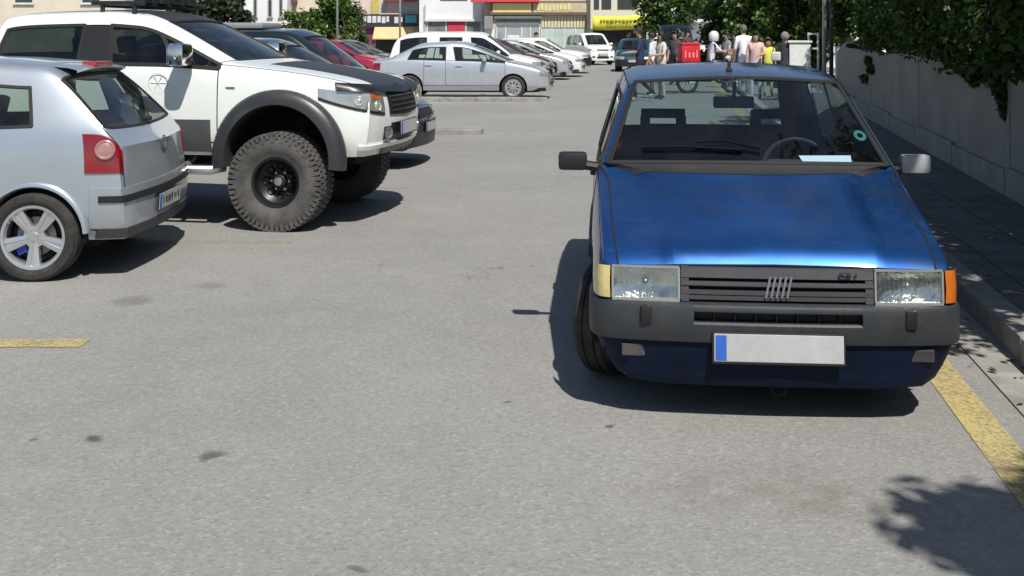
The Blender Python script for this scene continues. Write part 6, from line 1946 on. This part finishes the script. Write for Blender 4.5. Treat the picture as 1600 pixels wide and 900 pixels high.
    if helmet:
        q = MB(); q.lathe([(0.001, 0.155), (0.07, 0.145), (0.125, 0.09), (0.142, 0.01), (0.135, -0.08), (0.115, -0.13)], 18, 'z', tuple(hd)); q.build('helmet', mat('helmet white', helmet, 0.2, coat=1), root, smooth=True)
        q = MB(); q.bbox(hd.x + 0.10, hd.x + 0.146, hd.y - 0.09, hd.y + 0.09, hd.z - 0.05, hd.z + 0.04, 0.015); q.build('visor', BLACK, root, smooth=True)
    else:
        q = MB(); P_ = []
        hm = mat('hair %d %d' % (int(hair[0] * 999), int(hair[1] * 999)), hair, 0.7, var=0.3, scale=30) if not scarf else mat('scarf %d' % int(scarf[0] * 999), scarf, 0.9)
        for i in range(9):
            a = R(90 - i * (13 + 4 * (hairlen > 0)))
            row = []
            for j in range(14):
                b = 2 * math.pi * j / 14
                front = math.cos(b) > 0.3
                aa = max(a, R(38)) if front and not (scarf and False) else a
                rx = 0.108 if not scarf else 0.118
                row.append((hd.x - 0.008 + math.cos(aa) * math.cos(b) * rx, hd.y + math.cos(aa) * math.sin(b) * rx * 0.88, hd.z + 0.0 + math.sin(aa) * (0.125 if math.sin(aa) > 0 else 0.125 + hairlen)))
            P_.append(row + row[:1])
        q.grid(P_); q.build('scarf' if scarf else 'hair', hm, root, smooth=True)
        q = MB()
        for sg in (1, -1):
            q.lathe([(0.001, 0.006), (0.009, 0.003), (0.011, -0.004)], 8, 'x', (hd.x + 0.088, hd.y + sg * 0.032, hd.z + 0.005))
        q.build('eyes', mat('eye', (0.03, 0.02, 0.015), 0.3), root)
        q = MB(); q.prism([(hd.x + 0.088, hd.y - 0.014, hd.z - 0.04), (hd.x + 0.088, hd.y + 0.014, hd.z - 0.04), (hd.x + 0.092, hd.y, hd.z + 0.01)], (0.02, 0, -0.004)); q.build('nose', SKIN, root)
    if skirt:
        q = MB(); q.lathe([(0.15 * k, (pz + 0.1) * k), (0.2 * k, (pz - 0.1) * k), (0.26 * k, 0.55 * k), (0.29 * k, 0.35 * k)], 20, 'z'); q.build('skirt', mat('skirt %d' % int(skirt[0] * 99), skirt, 0.9), root, smooth=True)
    return root

FORE = ((0.06, 0.23, 0.22), (0.30, 0.14, 0.20))
person(1000, 27, 175, 'man in navy t-shirt with bent forearm, striding left behind the blue car', 1.79, (0.02, 0.028, 0.085), (0.015, 0.018, 0.03), (0.5, 0.45, 0.42), arms={'L': FORE, 'R': FORE}, legs={'L': ((0.16, 0.1, 0.5), (0.10, 0.105, 0.085)), 'R': ((-0.02, 0.1, 0.5), (-0.36, 0.105, 0.17))})
person(1034, 28, 200, 'person in cream top with dark hair beside the man in navy', 1.68, (0.62, 0.56, 0.48), (0.5, 0.45, 0.38), arms={'L': FORE}, hairlen=0.06)
rider = person(1110, 31, 8, 'motorcycle rider in pale lavender shirt wearing a white helmet', 1.76, (0.62, 0.62, 0.74), (0.05, 0.055, 0.07), helmet=(0.72, 0.73, 0.70), pelz=0.86, lean=0.07,
       arms={'L': ((0.16, 0.24, 0.30), (0.42, 0.26, 0.24)), 'R': ((0.16, 0.24, 0.30), (0.42, 0.26, 0.24))}, legs={'L': ((0.34, 0.2, 0.72), (0.22, 0.22, 0.32)), 'R': ((0.34, 0.2, 0.72), (0.22, 0.22, 0.32))})
person(1162, 29, 100, 'tall man in white shirt standing by the motorcycle', 1.8, (0.76, 0.76, 0.82), (0.2, 0.22, 0.3), z=0.06, hair=(0.12, 0.11, 0.1), arms={'R': FORE})
person(1181, 28, 250, 'woman in pale pink top standing next to the tall man in white', 1.68, (0.62, 0.42, 0.40), (0.55, 0.58, 0.68), hairlen=0.12, hair=(0.03, 0.015, 0.01), arms={'L': FORE})
person(1200, 29.5, 265, 'person in bright yellow shirt between the two groups', 1.52, (0.66, 0.66, 0.10), (0.45, 0.45, 0.3), hair=(0.08, 0.05, 0.03))
bp = person(1226, 27, 60, 'person in dark coat with grey head scarf by the white gate pier', 1.66, (0.035, 0.037, 0.05), (0.03, 0.03, 0.04), scarf=(0.2, 0.19, 0.2), skirt=(0.03, 0.03, 0.04))
person(838, 50, 255, 'small figure in white shirt standing among the far parked cars', 1.72, (0.7, 0.7, 0.74), (0.05, 0.05, 0.07))
person(1019, 30, 165, 'person in white shirt half hidden behind the man in navy', 1.66, (0.66, 0.66, 0.72), (0.1, 0.1, 0.14))
person(984, 52, 190, 'person in black top seen behind the man in navy near the teal car', 1.7, (0.02, 0.02, 0.025), (0.04, 0.045, 0.06), hairlen=0.08)
person(1055, 36, 230, 'person in dark grey jacket between the cream top and the red box', 1.72, (0.05, 0.05, 0.055), (0.02, 0.02, 0.03))
person(1074, 46, 300, 'bareheaded man in dark clothes behind the red delivery box', 1.78, (0.09, 0.05, 0.05), (0.03, 0.03, 0.04))
person(1136, 34, 200, 'person in grey vest and white sleeves facing the rider', 1.7, (0.24, 0.24, 0.25), (0.04, 0.045, 0.06), arms={'L': FORE, 'R': FORE})
person(1148, 38, 150, 'person in black shirt behind the tall man in white', 1.74, (0.02, 0.022, 0.03), (0.03, 0.035, 0.06))
# white backpack strap bag
bg = empty('handbag', bp.location + Vector((-0.22, -0.05, 0.0)), R(60)); tag(bg, 'white shoulder bag on the person with the grey head scarf', 'bag')
q = MB(); q.bbox(-0.05, 0.05, -0.11, 0.11, 0.98, 1.2, 0.03); q.build('bag_body', mat('bag canvas', (0.6, 0.6, 0.58), 0.85), bg, smooth=True)
q = MB(); q.tube([(0, -0.09, 1.18), (0.02, -0.04, 1.42), (0.02, 0.04, 1.42), (0, 0.09, 1.18)], 0.012, 6); q.build('strap', BLACK, bg)

# delivery motorcycle and its red box
def motorcycle():
    P = Vector(((1108 - 800) / 1750 * 31, 31, 0)); root = empty('motorcycle', P, R(8))
    tag(root, 'dark delivery motorcycle under the helmeted rider', 'motorcycle')
    for x in (0.66, -0.62):
        wh = MB(); wh.tube([(x + 0.27 * math.cos(a), 0, 0.30 + 0.27 * math.sin(a)) for a in [i * math.pi / 12 for i in range(24)]], 0.045, 8, closed=True)
        wo = wh.build('wheel', TYRE, root, smooth=True)
        q = MB()
        for i in range(6):
            a = i * math.pi / 3; q.tube([(x, 0, 0.3), (x + 0.25 * math.cos(a), 0, 0.3 + 0.25 * math.sin(a))], 0.008, 5)
        q.lathe([(0.05, -0.05), (0.05, 0.05)], 10, 'y', (x, 0, 0.3)); q.build('spokes', ALLOY, wo)
    q = MB()
    for sg in (1, -1): q.tube([(0.66, sg * 0.07, 0.3), (0.48, sg * 0.07, 0.95)], 0.02, 6)
    q.tube([(0.48, 0, 0.95), (0.1, 0, 0.5), (-0.3, 0, 0.45), (-0.62, 0.06, 0.3)], 0.025, 6); q.tube([(0.45, 0, 0.85), (-0.1, 0, 0.75), (-0.6, 0, 0.8)], 0.025, 6); q.build('frame', BLACK, root)
    q = MB(); q.bbox(-0.02, 0.4, -0.13, 0.13, 0.72, 0.92, 0.06); q.build('fuel_tank', mat('dark blue tank', (0.02, 0.03, 0.08), 0.25, coat=1), root, smooth=True)
    q = MB(); q.bbox(-0.55, 0.0, -0.14, 0.14, 0.76, 0.85, 0.03); q.build('seat', BLACK, root, smooth=True)
    q = MB(); q.bbox(-0.15, 0.25, -0.14, 0.14, 0.34, 0.62, 0.05); q.build('engine', mat('engine metal', (0.2, 0.2, 0.2), 0.5, 0.7), root, smooth=True)
    q = MB(); q.tube([(0.38, -0.34, 1.1), (0.46, -0.2, 1.08), (0.47, 0.2, 1.08), (0.38, 0.34, 1.1)], 0.014, 6); q.build('handlebar', BLACK, root)
    q = MB(); q.lathe([(0.001, 0.1), (0.08, 0.08), (0.09, 0.0), (0.03, -0.08)], 14, 'x', (0.52, 0, 0.96)); q.build('headlight', REFL, root, smooth=True)
    for sg in (1, -1):
        q = MB(); q.tube([(0.42, sg * 0.3, 1.09), (0.44, sg * 0.36, 1.24)], 0.006, 5); q.bbox(0.42, 0.45, sg * 0.38 - 0.06, sg * 0.38 + 0.06, 1.22, 1.32, 0.01); q.build('mirror', mat('white mirror', (0.6, 0.6, 0.58), 0.3), root)
    q = MB(); q.prism([(0.56, -0.16, 1.02), (0.56, 0.16, 1.02), (0.46, 0.13, 1.34), (0.46, -0.13, 1.34)], (0.008, 0, 0)); q.build('wind_shield', LENS, root)
    q = MB(); q.box(-0.95, -0.5, -0.2, 0.2, 0.83, 0.855); q.build('rack', BLACK, root)
    b = empty('delivery_box', P + Matrix.Rotation(R(8), 3, 'Z') @ Vector((-0.58, 0, 0.858)), R(8)); tag(b, 'red delivery box on the rear rack of the motorcycle', 'delivery box')
    rm = mat('red box', (0.55, 0.02, 0.035), 0.45, var=0.1)
    q = MB(); q.bbox(-0.27, 0.25, -0.26, 0.26, 0, 0.46, 0.03); q.build('box_body', rm, b, smooth=True, angle=40)
    q = MB(); q.bbox(-0.28, 0.26, -0.27, 0.27, 0.46, 0.54, 0.03); q.build('box_lid', rm, b, smooth=True, angle=40)
    for (x, w, z0, z1) in ((-0.17, 0.035, 0.13, 0.32), (-0.06, 0.05, 0.13, 0.27), (0.05, 0.05, 0.13, 0.27), (0.15, 0.04, 0.13, 0.34)):
        q = MB(); q.box(x - w / 2, x + w / 2, -0.266, -0.258, z0, z1); q.build('lettering', mat('pale red print', (0.75, 0.25, 0.22), 0.6), b)
motorcycle()
